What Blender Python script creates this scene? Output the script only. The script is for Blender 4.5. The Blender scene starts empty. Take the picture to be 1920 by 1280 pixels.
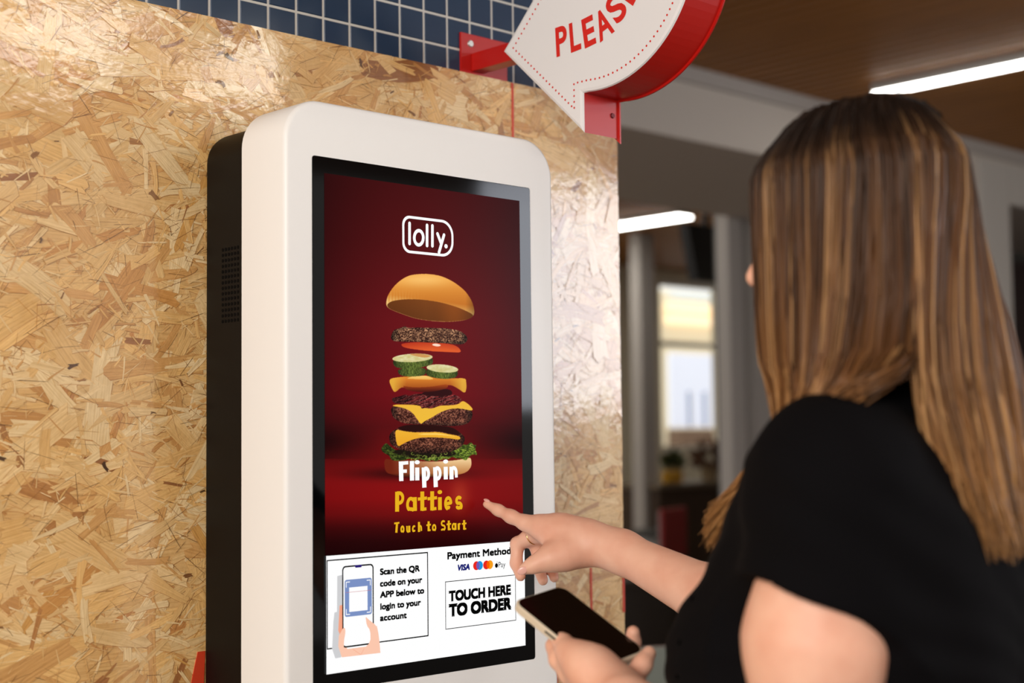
import bpy, bmesh, math, random
import numpy as np
from mathutils import Vector, Matrix, noise as mnoise

S = bpy.context.scene
COL = S.collection
random.seed(7)
rng = np.random.default_rng(7)

# ------------------------------------------------------------------ camera
FPX = 2740.0
CAM = np.array([-1.10190485, -1.74919885, 1.37])
CR = np.array([0.72627256, -0.68731986, -0.01093561])
CU = np.array([-0.0369882, -0.05496001, 0.99780322])
CF = np.array([0.68641099, 0.72427261, 0.06533867])
cd = bpy.data.cameras.new('camera')
cam = bpy.data.objects.new('camera', cd)
COL.objects.link(cam)
cd.sensor_width = 36.0
cd.lens = FPX * 36.0 / 1920.0
M = Matrix.Identity(4)
for i in range(3):
    M[i][0] = CR[i]; M[i][1] = CU[i]; M[i][2] = -CF[i]; M[i][3] = CAM[i]
cam.matrix_world = M
cd.clip_start = 0.05
cd.dof.use_dof = True
cd.dof.focus_distance = 2.02
cd.dof.aperture_fstop = 3.0
S.camera = cam

# ------------------------------------------------------------------ view, world, lights
S.view_settings.view_transform = 'Standard'
S.view_settings.look = 'None'
S.view_settings.exposure = 0.0
S.view_settings.gamma = 1.0
S.view_settings.use_curve_mapping = False

w = bpy.data.worlds.new('world'); S.world = w; w.use_nodes = True
bg = w.node_tree.nodes['Background']
bg.inputs[0].default_value = (1.0, 0.95, 0.9, 1)
bg.inputs[1].default_value = 0.86

def area(name, loc, target, sx, sy, power, col):
    l = bpy.data.lights.new(name, 'AREA'); l.shape = 'RECTANGLE'; l.size = sx; l.size_y = sy
    l.energy = power; l.color = col
    o = bpy.data.objects.new(name, l); COL.objects.link(o)
    o.location = loc
    o.rotation_euler = (Vector(target) - Vector(loc)).to_track_quat('-Z', 'Y').to_euler()
    return o
area('daylight_from_front_windows', (4.3, -3.5, 2.08), (0.4, 0, 1.5), 1.5, 1.15, 58, (0.86, 0.9, 1.0))
area('daylight_from_side_windows', (-3.6, -2.6, 2.3), (0.2, -0.3, 1.4), 1.8, 1.6, 136, (1.0, 0.95, 0.89))

# ------------------------------------------------------------------ helpers
def lin(c):
    c = np.asarray(c, float) / 255.0
    return np.where(c <= 0.04045, c / 12.92, ((c + 0.055) / 1.055) ** 2.4)

def W(px, py, Z):
    """A place in the room, read off at distance Z in front of the photographer."""
    return CAM + Z * (CF + (px - 960) / FPX * CR - (py - 640) / FPX * CU)

def PL(px, py, ax, val):
    d = CF + (px - 960) / FPX * CR - (py - 640) / FPX * CU
    return CAM + d * ((val - CAM[ax]) / d[ax])

def proj(P):
    d = np.asarray(P, float) - CAM
    z = d @ CF
    return 960 + FPX * (d @ CR) / z, 640 - FPX * (d @ CU) / z

def nrm(v):
    v = np.asarray(v, float); return v / np.linalg.norm(v)

MATS = {}
def mat(name, rgb, rough=0.5, metal=0.0, spec=0.5, emit=None, estr=1.0, coat=0.0, sss=0.0):
    m = bpy.data.materials.new(name); m.use_nodes = True
    b = m.node_tree.nodes['Principled BSDF']
    c = lin(rgb)
    b.inputs['Base Color'].default_value = (*c, 1)
    b.inputs['Roughness'].default_value = rough
    b.inputs['Metallic'].default_value = metal
    b.inputs['Specular IOR Level'].default_value = spec
    b.inputs['Coat Weight'].default_value = coat
    if sss:
        b.inputs['Subsurface Weight'].default_value = sss
        b.inputs['Subsurface Radius'].default_value = (0.012, 0.005, 0.003)
        b.inputs['Subsurface Scale'].default_value = 1.0
    if emit is not None:
        e = lin(emit)
        b.inputs['Emission Color'].default_value = (*e, 1)
        b.inputs['Emission Strength'].default_value = estr
        if not name.startswith('lamp'): m.cycles.emission_sampling = 'NONE'
    MATS[name] = m
    return m

def nodes(m):
    return m.node_tree.nodes, m.node_tree.links, m.node_tree.nodes['Principled BSDF']

def noise_tint(m, scale, amount, rgb2, detail=4, coord='Object', stretch=(1, 1, 1), bump=0.0, bscale=None, bdist=0.001):
    n, l, b = nodes(m)
    tc = n.new('ShaderNodeTexCoord'); mp = n.new('ShaderNodeMapping'); mp.inputs['Scale'].default_value = stretch
    l.new(tc.outputs[coord], mp.inputs[0])
    nz = n.new('ShaderNodeTexNoise'); nz.inputs['Scale'].default_value = scale; nz.inputs['Detail'].default_value = detail
    l.new(mp.outputs[0], nz.inputs['Vector'])
    rp = n.new('ShaderNodeValToRGB'); rp.color_ramp.elements[0].position = 0.35; rp.color_ramp.elements[1].position = 0.7
    l.new(nz.outputs['Fac'], rp.inputs[0])
    mx = n.new('ShaderNodeMix'); mx.data_type = 'RGBA'
    mul = n.new('ShaderNodeMath'); mul.operation = 'MULTIPLY'; mul.inputs[1].default_value = amount
    l.new(rp.outputs[0], mul.inputs[0]); l.new(mul.outputs[0], mx.inputs[0])
    mx.inputs[6].default_value = b.inputs['Base Color'].default_value[:]
    mx.inputs[7].default_value = (*lin(rgb2), 1)
    l.new(mx.outputs[2], b.inputs['Base Color'])
    if bump:
        nb = n.new('ShaderNodeTexNoise'); nb.inputs['Scale'].default_value = bscale or scale; nb.inputs['Detail'].default_value = 3
        l.new(mp.outputs[0], nb.inputs['Vector'])
        bp = n.new('ShaderNodeBump'); bp.inputs['Strength'].default_value = bump; bp.inputs['Distance'].default_value = bdist
        l.new(nb.outputs['Fac'], bp.inputs['Height']); l.new(bp.outputs[0], b.inputs['Normal'])
    return m

def tag(o, label=None, cat=None, group=None, kind=None):
    if label: o['label'] = label
    if cat: o['category'] = cat
    if group: o['group'] = group
    if kind: o['kind'] = kind
    return o

def empty(name, loc, label, cat, group=None):
    o = bpy.data.objects.new(name, None); COL.objects.link(o)
    o.location = tuple(float(v) for v in loc); o.empty_display_size = 0.05
    return tag(o, label, cat, group)

def new_obj(name, verts, faces, mats, parent=None, smooth=False, fmat=None, vcol=None, uv=None):
    """Link one mesh. verts are given in the room; under a parent they become local to it."""
    me = bpy.data.meshes.new(name)
    v = np.asarray(verts, float).reshape(-1, 3)
    if parent is not None:
        q = parent; off = np.zeros(3)
        while q is not None:
            off += np.array(q.location); q = q.parent
        v = v - off
    me.from_pydata(v.tolist(), [], faces if isinstance(faces, list) else faces.tolist())
    if not isinstance(mats, (list, tuple)): mats = [mats]
    for m in mats: me.materials.append(m)
    if fmat is not None: me.polygons.foreach_set('material_index', np.asarray(fmat, dtype=np.int32))
    if smooth: me.polygons.foreach_set('use_smooth', [True] * len(me.polygons))
    if vcol is not None:
        a = me.color_attributes.new('Col', 'FLOAT_COLOR', 'POINT')
        c = np.ones((len(v), 4), np.float32); c[:, :3] = vcol
        a.data.foreach_set('color', c.ravel())
    if uv is not None:
        a = me.attributes.new('grain', 'FLOAT_VECTOR', 'POINT')
        a.data.foreach_set('vector', np.asarray(uv, np.float32).ravel())
    me.update()
    o = bpy.data.objects.new(name, me); COL.objects.link(o)
    if parent is not None: o.parent = parent
    return o

class MB:
    """Collects shapes (room coordinates) to be linked as one mesh."""
    def __init__(s): s.v = []; s.f = []; s.m = []
    def add(s, verts, faces, mi=0):
        k = len(s.v); s.v += [tuple(map(float, p)) for p in verts]
        s.f += [tuple(i + k for i in f) for f in faces]; s.m += [mi] * len(faces); return s
    def box(s, x0, x1, y0, y1, z0, z1, mi=0, bev=0.0):
        bm = bmesh.new(); bmesh.ops.create_cube(bm, size=1)
        for v in bm.verts:
            v.co = Vector(((x0 + x1) / 2 + v.co.x * (x1 - x0), (y0 + y1) / 2 + v.co.y * (y1 - y0), (z0 + z1) / 2 + v.co.z * (z1 - z0)))
        if bev: bmesh.ops.bevel(bm, geom=bm.edges[:], offset=bev, segments=2, affect='EDGES', profile=0.6)
        s.bm(bm, mi=mi); return s
    def bm(s, bm, mat4=None, mi=0):
        if mat4 is not None: bmesh.ops.transform(bm, matrix=mat4, verts=bm.verts)
        bm.verts.index_update()
        s.add([v.co for v in bm.verts], [[v.index for v in f.verts] for f in bm.faces], mi); bm.free(); return s
    def tube(s, pts, r, n=10, mi=0, closed=False):
        P = [np.asarray(p, float) for p in pts]; m = len(P)
        R = r if hasattr(r, '__len__') else [r] * m
        prev = None; rings = []
        for i in range(m):
            if closed: t = P[(i + 1) % m] - P[i - 1]
            else: t = P[min(i + 1, m - 1)] - P[max(i - 1, 0)]
            t = nrm(t)
            a = prev - t * (prev @ t) if prev is not None else np.cross(t, [0, 0, 1] if abs(t[2]) < .9 else [1, 0, 0])
            a = nrm(a); prev = a; b = np.cross(t, a)
            rings.append([P[i] + R[i] * (math.cos(2 * math.pi * k / n) * a + math.sin(2 * math.pi * k / n) * b) for k in range(n)])
        vs = [p for g in rings for p in g]; fs = []
        for i in range(m if closed else m - 1):
            j = (i + 1) % m
            for k in range(n):
                q = (k + 1) % n; fs.append((i * n + k, i * n + q, j * n + q, j * n + k))
        if not closed: fs += [tuple(range(n))[::-1], tuple((m - 1) * n + k for k in range(n))]
        return s.add(vs, fs, mi)
    def prism(s, poly3, vec, mi=0, mi_side=None):
        """poly3: outline points in space, swept along vec"""
        n = len(poly3); v = [np.asarray(p, float) for p in poly3]; vec = np.asarray(vec, float)
        s.add(v + [p + vec for p in v], [tuple(range(n))[::-1], tuple(range(n, 2 * n))], mi)
        s.add(v + [p + vec for p in v], [(i, (i + 1) % n, n + (i + 1) % n, n + i) for i in range(n)], mi if mi_side is None else mi_side)
        return s
    def cyl(s, a, b, r0, r1=None, n=24, mi=0):
        return s.tube([a, b], [r0, r0 if r1 is None else r1], n, mi)
    def ellipsoid(s, c, A, rad, mi=0, seg=24, ring=14):
        vs = []; fs = []
        for i in range(ring + 1):
            th = math.pi * i / ring
            for k in range(seg):
                ph = 2 * math.pi * k / seg
                u = np.array([math.sin(th) * math.cos(ph), math.sin(th) * math.sin(ph), math.cos(th)]) * np.asarray(rad)
                vs.append(np.asarray(c) + np.asarray(A).T @ u)
        for i in range(ring):
            for k in range(seg):
                q = (k + 1) % seg; fs.append((i * seg + k, (i + 1) * seg + k, (i + 1) * seg + q, i * seg + q))
        return s.add(vs, fs, mi)
    def build(s, name, mats, parent=None, smooth=False, autosmooth=False):
        o = new_obj(name, s.v, s.f, mats, parent, smooth, s.m)
        bm = bmesh.new(); bm.from_mesh(o.data)
        bmesh.ops.remove_doubles(bm, verts=bm.verts, dist=1e-6)
        bmesh.ops.recalc_face_normals(bm, faces=bm.faces)
        if autosmooth:
            for f in bm.faces: f.smooth = True
            for e in bm.edges:
                if len(e.link_faces) == 2 and e.calc_face_angle(0) > 0.6: e.smooth = False
        bm.to_mesh(o.data); bm.free()
        return o

def struct(o):
    o['kind'] = 'structure'; return o

def rrect(x0, x1, z0, z1, r, n=8):
    p = []
    for cx, cz, a0 in ((x1 - r, z1 - r, 0), (x0 + r, z1 - r, 90), (x0 + r, z0 + r, 180), (x1 - r, z0 + r, 270)):
        for k in range(n + 1):
            a = math.radians(a0 + 90 * k / n); p.append((cx + r * math.cos(a), cz + r * math.sin(a)))
    return p

def loft(loops, cap0=True, cap1=True):
    n = len(loops[0]); v = [p for l in loops for p in l]; f = []
    for i in range(len(loops) - 1):
        for k in range(n):
            q = (k + 1) % n; f.append((i * n + k, i * n + q, (i + 1) * n + q, (i + 1) * n + k))
    if cap0: f.append(tuple(range(n))[::-1])
    if cap1: f.append(tuple((len(loops) - 1) * n + k for k in range(n)))
    return v, f

def text_mesh(txt, bold=0.0):
    cu = bpy.data.curves.new('lettering', 'FONT'); cu.body = txt; cu.size = 1.0; cu.offset = bold
    cu.resolution_u = 5
    o = bpy.data.objects.new('lettering', cu); COL.objects.link(o)
    dg = bpy.context.evaluated_depsgraph_get()
    me = bpy.data.meshes.new_from_object(o.evaluated_get(dg))
    v = np.array([x.co[:] for x in me.vertices]); f = [tuple(p.vertices) for p in me.polygons]
    bpy.data.objects.remove(o); bpy.data.curves.remove(cu); bpy.data.meshes.remove(me)
    return v, f
CAPH = text_mesh('H')[0][:, 1].max()

# smooth value noise for pictures and wood
def vnoise(x, y, seed=0):
    xi = np.floor(x).astype(int); yi = np.floor(y).astype(int); xf = x - xi; yf = y - yi
    def h(a, b):
        n = (a * 374761393 + b * 668265263 + seed * 1442695041) & 0x7fffffff
        n = ((n ^ (n >> 13)) * 1274126177) & 0x7fffffff
        return ((n ^ (n >> 16)) & 0xffff) / 65535.0
    u = xf * xf * (3 - 2 * xf); v = yf * yf * (3 - 2 * yf)
    return (h(xi, yi) * (1 - u) + h(xi + 1, yi) * u) * (1 - v) + (h(xi, yi + 1) * (1 - u) + h(xi + 1, yi + 1) * u) * v
def fbm(x, y, seed=0, o=3):
    s = 0; a = 0.5
    for k in range(o): s = s + a * vnoise(x * 2 ** k, y * 2 ** k, seed + k); a *= .5
    return s / (1 - .5 ** o)

# ---- organic shapes: blended solids turned into one continuous skin
def rc(a, b, ra, rb, k=0.01, op='u'):
    a = np.asarray(a, float); b = np.asarray(b, float)
    return dict(t='c', a=a, b=b, ra=ra, rb=rb, k=k, op=op, lo=np.minimum(a - ra, b - rb), hi=np.maximum(a + ra, b + rb))
def el(c, A, rad, k=0.02, op='u'):
    c = np.asarray(c, float); rad = np.asarray(rad, float); e = np.sqrt(((np.asarray(A).T * rad) ** 2).sum(1))
    return dict(t='e', c=c, A=np.asarray(A, float), r=rad, k=k, op=op, lo=c - e, hi=c + e)
def cutplane(p0, n, a, b, r, k=0.002):
    """takes away what lies beyond the plane within r of the line a-b"""
    a = np.asarray(a, float); b = np.asarray(b, float)
    return dict(t='p', p=np.asarray(p0, float), n=nrm(n), a=a, b=b, r=r, k=k, op='s', lo=np.minimum(a, b) - r, hi=np.maximum(a, b) + r)
def sdf(pr, P):
    if pr['t'] == 'c':
        ab = pr['b'] - pr['a']; q = P - pr['a']; t = np.clip((q @ ab) / max(ab @ ab, 1e-12), 0, 1)
        return np.linalg.norm(q - t[..., None] * ab, axis=-1) - (pr['ra'] + (pr['rb'] - pr['ra']) * t)
    if pr['t'] == 'e':
        q = (P - pr['c']) @ pr['A'].T
        k0 = np.linalg.norm(q / pr['r'], axis=-1); k1 = np.linalg.norm(q / pr['r'] ** 2, axis=-1)
        return k0 * (k0 - 1) / np.maximum(k1, 1e-9)
    ab = pr['b'] - pr['a']; q = P - pr['a']; t = np.clip((q @ ab) / max(ab @ ab, 1e-12), 0, 1)
    return np.maximum(-((P - pr['p']) @ pr['n']), np.linalg.norm(q - t[..., None] * ab, axis=-1) - pr['r'])
def field(prims, P, wob=None):
    d = np.full(P.shape[:-1], 1.0)
    for pr in prims:
        e = sdf(pr, P); k = pr['k']
        if pr['op'] == 'u':
            h = np.maximum(k - np.abs(d - e), 0) / k; d = np.minimum(d, e) - h * h * k * .25
        else:
            e = -e; h = np.maximum(k - np.abs(d - e), 0) / k; d = np.maximum(d, e) + h * h * k * .25
    if wob is not None: d = d + wob(P)
    return d
def skin(prims, h, wob=None, B=24):
    lo = np.min([p['lo'] for p in prims if p['op'] == 'u'], 0) - .03; hi = np.max([p['hi'] for p in prims if p['op'] == 'u'], 0) + .03
    N = np.ceil((hi - lo) / h).astype(int) + 2; nb = (N + B - 1) // B; stride = nb * B + 2
    VK = []; VP = []; Q = []
    g = np.arange(B + 1)
    off = [(0, 0, 0), (1, 0, 0), (0, 1, 0), (1, 1, 0), (0, 0, 1), (1, 0, 1), (0, 1, 1), (1, 1, 1)]
    edges = [(a, b) for a in range(8) for b in range(a + 1, 8) if bin(a ^ b).count('1') == 1]
    def key(i, j, k): return (i * int(stride[1]) + j) * int(stride[2]) + k
    for bx in range(nb[0]):
        for by in range(nb[1]):
            for bz in range(nb[2]):
                o = np.array([bx, by, bz]) * B; p0 = lo + o * h; p1 = p0 + B * h
                sel = [p for p in prims if np.all(p['lo'] - p['k'] - 3 * h - .012 < p1) and np.all(p['hi'] + p['k'] + 3 * h + .012 > p0)]
                if not any(p['op'] == 'u' for p in sel): continue
                G = np.stack(np.meshgrid(p0[0] + g * h, p0[1] + g * h, p0[2] + g * h, indexing='ij'), -1)
                d = field(sel, G, wob)
                if d.min() > 0 or d.max() < 0: continue
                c = [d[x:x + B, y:y + B, z:z + B] for x, y, z in off]
                ins = sum((q < 0).astype(int) for q in c); act = (ins > 0) & (ins < 8)
                I, J, K = np.nonzero(act)
                if len(I) == 0: continue
                vals = np.stack([q[I, J, K] for q in c], 1); acc = np.zeros((len(I), 3)); cnt = np.zeros(len(I))
                for a, b in edges:
                    va, vb = vals[:, a], vals[:, b]; m = (va < 0) != (vb < 0)
                    t = np.where(m, va / np.where(m, va - vb, 1), 0)
                    pa = np.array(off[a], float); pb = np.array(off[b], float)
                    acc += np.where(m[:, None], pa + t[:, None] * (pb - pa), 0); cnt += m
                VP.append(p0 + (np.stack([I, J, K], 1) + acc / cnt[:, None]) * h)
                gi = np.stack([I, J, K], 1) + o + 1
                VK.append(key(gi[:, 0], gi[:, 1], gi[:, 2]))
                for ax in range(3):
                    s0 = d[:B, :B, :B]; s1 = d[1:, :B, :B] if ax == 0 else d[:B, 1:, :B] if ax == 1 else d[:B, :B, 1:]
                    I, J, K = np.nonzero((s0 < 0) != (s1 < 0))
                    if len(I) == 0: continue
                    gi = np.stack([I, J, K], 1) + o + 1; e1, e2 = [(1, 2), (2, 0), (0, 1)][ax]
                    def sh(a, b):
                        q = gi.copy(); q[:, e1] -= a; q[:, e2] -= b; return key(q[:, 0], q[:, 1], q[:, 2])
                    quad = np.stack([sh(0, 0), sh(1, 0), sh(1, 1), sh(0, 1)], 1)
                    flip = s0[I, J, K] > 0
                    quad[flip] = quad[flip][:, ::-1]
                    Q.append(quad)
    VK = np.concatenate(VK); VP = np.concatenate(VP); Q = np.concatenate(Q)
    srt = np.argsort(VK); VK = VK[srt]; VP = VP[srt]
    ix = np.searchsorted(VK, Q); ix = np.clip(ix, 0, len(VK) - 1)
    ok = (VK[ix] == Q).all(1)
    return VP, ix[ok]

# ------------------------------------------------------------------ the setting
m_floor = mat('dark_floor', (104, 86, 68), 0.45)
noise_tint(m_floor, 6, .5, (84, 68, 54), stretch=(1, .15, 1))
m_slat = mat('ceiling_slats', (176, 118, 54), 0.55)
noise_tint(m_slat, 5, .6, (140, 90, 40), stretch=(6, .4, 1))
m_gap = mat('ceiling_backing', (22, 15, 9), 0.9)
m_plaster = mat('grey_plaster', (200, 191, 181), 0.7)
m_white_pl = mat('pale_plaster', (196, 191, 184), 0.7)
m_greyp = mat('grey_panel', (176, 169, 163), 0.6)
m_dgrey = mat('dark_panel', (64, 62, 58), 0.6)
m_cream = mat('cream_render', (226, 214, 186), 0.8)
m_maroon = mat('dark_maroon', (40, 20, 20), 0.5)

ZC = 3.0
struct(new_obj('floor', [(-6, -7, 0), (22, -7, 0), (22, 12, 0), (-6, 12, 0)], [(0, 1, 2, 3)], m_floor))
mb = MB()
mb.box(-3, 16, -6, 2.352, ZC + .03, ZC + .06, 1)
mb.box(4, 16, 3.66, 7.7, ZC + .03, ZC + .06, 1)
x = -3.0
while x < 16:
    mb.box(x, x + .056, -6, 2.352, ZC, ZC + .03)
    if x > 4: mb.box(x, x + .056, 3.66, 7.7, ZC, ZC + .03)
    x += .085
struct(mb.build('ceiling', [m_slat, m_gap]))
# bulkhead that crosses the room, with a greyer strip along the top
struct(MB().box(0.9, 16, 2.35, 3.67, 2.675, ZC + .06).build('trim_1', m_plaster))
struct(MB().box(0.9, 16, 2.325, 2.35, 2.93, ZC).build('trim_2', m_dgrey if False else m_greyp))

# end block clad in strand board, blue tiles above
TX, TS, TZ, ZT, XE = -0.0630, 0.04935, 2.0025, 1.9624, 0.8208
TY = 0.012
m_osb = mat('strand_board', (216, 178, 118), 0.42, coat=1.0)
n, l, b = nodes(m_osb)
b.inputs['Coat Roughness'].default_value = 0.10
at = n.new('ShaderNodeAttribute'); at.attribute_name = 'Col'
gr = n.new('ShaderNodeAttribute'); gr.attribute_name = 'grain'
mp = n.new('ShaderNodeMapping'); mp.inputs['Scale'].default_value = (16, 420, 1)
l.new(gr.outputs['Vector'], mp.inputs[0])
nz = n.new('ShaderNodeTexNoise'); nz.inputs['Scale'].default_value = 1; nz.inputs['Detail'].default_value = 4
l.new(mp.outputs[0], nz.inputs['Vector'])
rp = n.new('ShaderNodeValToRGB')
rp.color_ramp.elements[0].position = .3; rp.color_ramp.elements[0].color = (.84, .77, .66, 1)
rp.color_ramp.elements[1].position = .62; rp.color_ramp.elements[1].color = (1.06, 1.05, 1.03, 1)
l.new(nz.outputs['Fac'], rp.inputs[0])
mx = n.new('ShaderNodeMix'); mx.data_type = 'RGBA'; mx.blend_type = 'MULTIPLY'; mx.inputs[0].default_value = 1
l.new(at.outputs['Color'], mx.inputs[6]); l.new(rp.outputs[0], mx.inputs[7])
# knots, stains
tc = n.new('ShaderNodeTexCoord')
n2 = n.new('ShaderNodeTexNoise'); n2.inputs['Scale'].default_value = 9; n2.inputs['Detail'].default_value = 5; n2.inputs['Roughness'].default_value = .62
l.new(tc.outputs['Object'], n2.inputs['Vector'])
r2 = n.new('ShaderNodeValToRGB')
r2.color_ramp.elements[0].position = .34; r2.color_ramp.elements[0].color = (.84, .76, .62, 1)
r2.color_ramp.elements[1].position = .52; r2.color_ramp.elements[1].color = (1, 1, 1, 1)
l.new(n2.outputs['Fac'], r2.inputs[0])
m2 = n.new('ShaderNodeMix'); m2.data_type = 'RGBA'; m2.blend_type = 'MULTIPLY'; m2.inputs[0].default_value = .75
l.new(mx.outputs[2], m2.inputs[6]); l.new(r2.outputs[0], m2.inputs[7])
l.new(m2.outputs[2], b.inputs['Base Color'])
n3 = n.new('ShaderNodeTexNoise'); n3.inputs['Scale'].default_value = 120; n3.inputs['Detail'].default_value = 4
l.new(tc.outputs['Object'], n3.inputs['Vector'])
ad = n.new('ShaderNodeMath'); ad.operation = 'MULTIPLY_ADD'; ad.inputs[1].default_value = .6
l.new(nz.outputs['Fac'], ad.inputs[0]); l.new(n3.outputs['Fac'], ad.inputs[2])
bp = n.new('ShaderNodeBump'); bp.inputs['Strength'].default_value = .55; bp.inputs['Distance'].default_value = .0016
l.new(ad.outputs[0], bp.inputs['Height']); l.new(bp.outputs[0], b.inputs['Normal'])
n4 = n.new('ShaderNodeTexNoise'); n4.inputs['Scale'].default_value = 75; n4.inputs['Detail'].default_value = 3
l.new(tc.outputs['Object'], n4.inputs['Vector'])
bc = n.new('ShaderNodeBump'); bc.inputs['Strength'].default_value = .35; bc.inputs['Distance'].default_value = .0007
l.new(n4.outputs['Fac'], bc.inputs['Height']); l.new(bc.outputs[0], b.inputs['Coat Normal'])

def strands():
    """The face of the board: pressed wood strands lying over each other at every angle."""
    V = []; F = []; C = []; U = []
    def flake(cx, cz, L, Wd, a, col, tilt, y, pts, tt=None):
        k = len(V); n_ = len(pts); ca, sa = math.cos(a), math.sin(a)
        o = rng.uniform(0, 9, 2); tx, tz = tt if tt is not None else rng.normal(0, tilt, 2)
        for (u, v) in pts:
            x_, z_ = u * L / 2, v * Wd / 2
            X = cx + ca * x_ - sa * z_; Z = cz + sa * x_ + ca * z_
            X = min(max(X, -.95), XE - .0005); Z = min(max(Z, .02), ZT)
            yy = y + tx * x_ + tz * z_
            V.append((X, -abs(yy) - .0002, Z)); C.append(col); U.append((o[0] + x_, o[1] + z_, 0))
        F.append(tuple(range(k, k + n_)))
    base = np.array([lin((230, 192, 132)), lin((236, 203, 148)), lin((226, 184, 120)), lin((240, 212, 162)), lin((214, 164, 100)), lin((236, 192, 124))])
    dark = np.array([lin((168, 118, 66)), lin((150, 100, 56)), lin((186, 136, 80))])
    # backing
    V += [(-.95, -.0001, .02), (XE, -.0001, .02), (XE, -.0001, ZT), (-.95, -.0001, ZT)]; F.append((0, 1, 2, 3))
    C.extend([lin((224, 182, 120))] * 4); U.extend([(v[0], v[2], 0) for v in V])
    def outline(rag):
        """irregular sliver: long wavy sides, ragged ends"""
        p = []; w1, w2, f1, f2 = rng.uniform(0, 6.3, 4); bend = rng.normal(0, .25); tp = rng.uniform(.35, 1, 2)
        for i in range(8):
            u = -1 + 2 * i / 7; p.append((u, -lerp_(tp[0], tp[1], i / 7) * (.82 + .16 * math.sin(2.6 * u + w1)) + bend * u * u))
        for i in range(1, 3): p.append((1 + rng.uniform(-rag, rag), lerp_(-.8, .8, i / 3) * tp[1] + bend))
        for i in range(8):
            u = 1 - 2 * i / 7; p.append((u, lerp_(tp[1], tp[0], i / 7) * (.82 + .16 * math.sin(2.2 * u + w2)) + bend * u * u))
        for i in range(1, 3): p.append((-1 + rng.uniform(-rag, rag), lerp_(.8, -.8, i / 3) * tp[0] + bend))
        return p
    lerp_ = lambda a, b_, t: a + (b_ - a) * t
    honey = np.array([lin((206, 150, 82)), lin((198, 146, 84)), lin((212, 160, 88))])
    for kind, cnt in (('big', 2100), ('mid', 3000), ('fine', 8500), ('hair', 4200), ('knot', 110)):
        for _ in range(cnt):
            cx = rng.uniform(-.95, XE); cz = rng.uniform(.75, ZT)
            if kind == 'big': L = rng.uniform(.06, .18); Wd = min(.055, L * rng.uniform(.14, .42)); y = rng.uniform(.0002, .0011)
            elif kind == 'mid': L = rng.uniform(.02, .08); Wd = L * rng.uniform(.08, .36); y = rng.uniform(.0004, .0013)
            elif kind == 'fine': L = rng.uniform(.008, .035); Wd = rng.uniform(.0008, .0045); y = rng.uniform(.0006, .0015)
            elif kind == 'knot': L = rng.uniform(.004, .016); Wd = L * rng.uniform(.35, .8); y = .00155
            else: L = rng.uniform(.006, .045); Wd = rng.uniform(.0003, .0010); y = rng.uniform(.0011, .0017)
            a = rng.uniform(0, math.pi) if rng.random() < .45 else rng.normal(0.1, .5)
            if kind == 'hair': col = dark[rng.integers(3)] * rng.uniform(.35, 1.0)
            elif kind == 'knot': col = dark[rng.integers(3)] * rng.uniform(.15, .8)
            elif rng.random() < .03: col = dark[rng.integers(3)] * rng.uniform(1.0, 1.3)
            elif rng.random() < .06: col = honey[rng.integers(3)]
            else: col = base[rng.integers(len(base))] * rng.uniform(.93, 1.03)
            p = outline(.14 if kind in ('big', 'mid') else .4)
            tt = rng.normal(0, .0045 if kind != 'hair' else .004, 2)
            if kind in ('big', 'mid') and rng.random() < .6:    # darker rim: brown edge line and shadow put into the colour
                flake(cx + .0002, cz - .0004, L + .0007, Wd + .0007, a, dark[0] * rng.uniform(1.1, 1.7), 0.0, y - .00006, p, tt)
            flake(cx, cz, L, Wd, a, col, 0, y, p, tt)
    return V, F, C, U
V, F, C, U = strands()
# the body of the block behind the face
k = len(V)
blk = [(-3, 0, 0), (XE, 0, 0), (XE, .7, 0), (-3, .7, 0), (-3, 0, ZT), (XE, 0, ZT), (XE, .7, ZT), (-3, .7, ZT)]
V += blk; C += [lin((206, 166, 106))] * 8; U += [(p[0] + p[1], p[2], 0) for p in blk]
F += [tuple(k + i for i in f) for f in ((0, 1, 5, 4), (1, 2, 6, 5), (2, 3, 7, 6), (3, 0, 4, 7), (4, 5, 6, 7))]
struct(new_obj('wall_left', V, F, m_osb, vcol=np.array(C), uv=U))

m_grout = mat('pale_grout', (206, 204, 196), 0.8)
m_tile = mat('navy_glazed_tile', (42, 62, 86), 0.14, spec=.35)
noise_tint(m_tile, 30, .5, (40, 58, 82), bump=.05, bscale=9, bdist=.002)
mb = MB(); mb.box(-3, XE - .02, TY + .0012, .7, ZT, 3.2, 1)
gw = .0036
for i in range(-18, 19):
    for jz in range(-1, 9):
        x0 = TX + i * TS + gw / 2; z0 = TZ + jz * TS + gw / 2
        x1 = min(x0 + TS - gw, XE - .02); z0c = max(z0, ZT); z1 = z0 + TS - gw
        if x1 - x0 < .01: continue
        e = .0012
        o = [(x0, TY + .0012, z0c), (x1, TY + .0012, z0c), (x1, TY + .0012, z1), (x0, TY + .0012, z1)]
        i_ = [(x0 + e, TY, z0c + e), (x1 - e, TY, z0c + e), (x1 - e, TY, z1 - e), (x0 + e, TY, z1 - e)]
        mb.add(o + i_, [(0, 1, 5, 4), (1, 2, 6, 5), (2, 3, 7, 6), (3, 0, 4, 7), (4, 5, 6, 7)], 0)
struct(mb.build('wall_upper_left', [m_tile, m_grout]))

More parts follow.
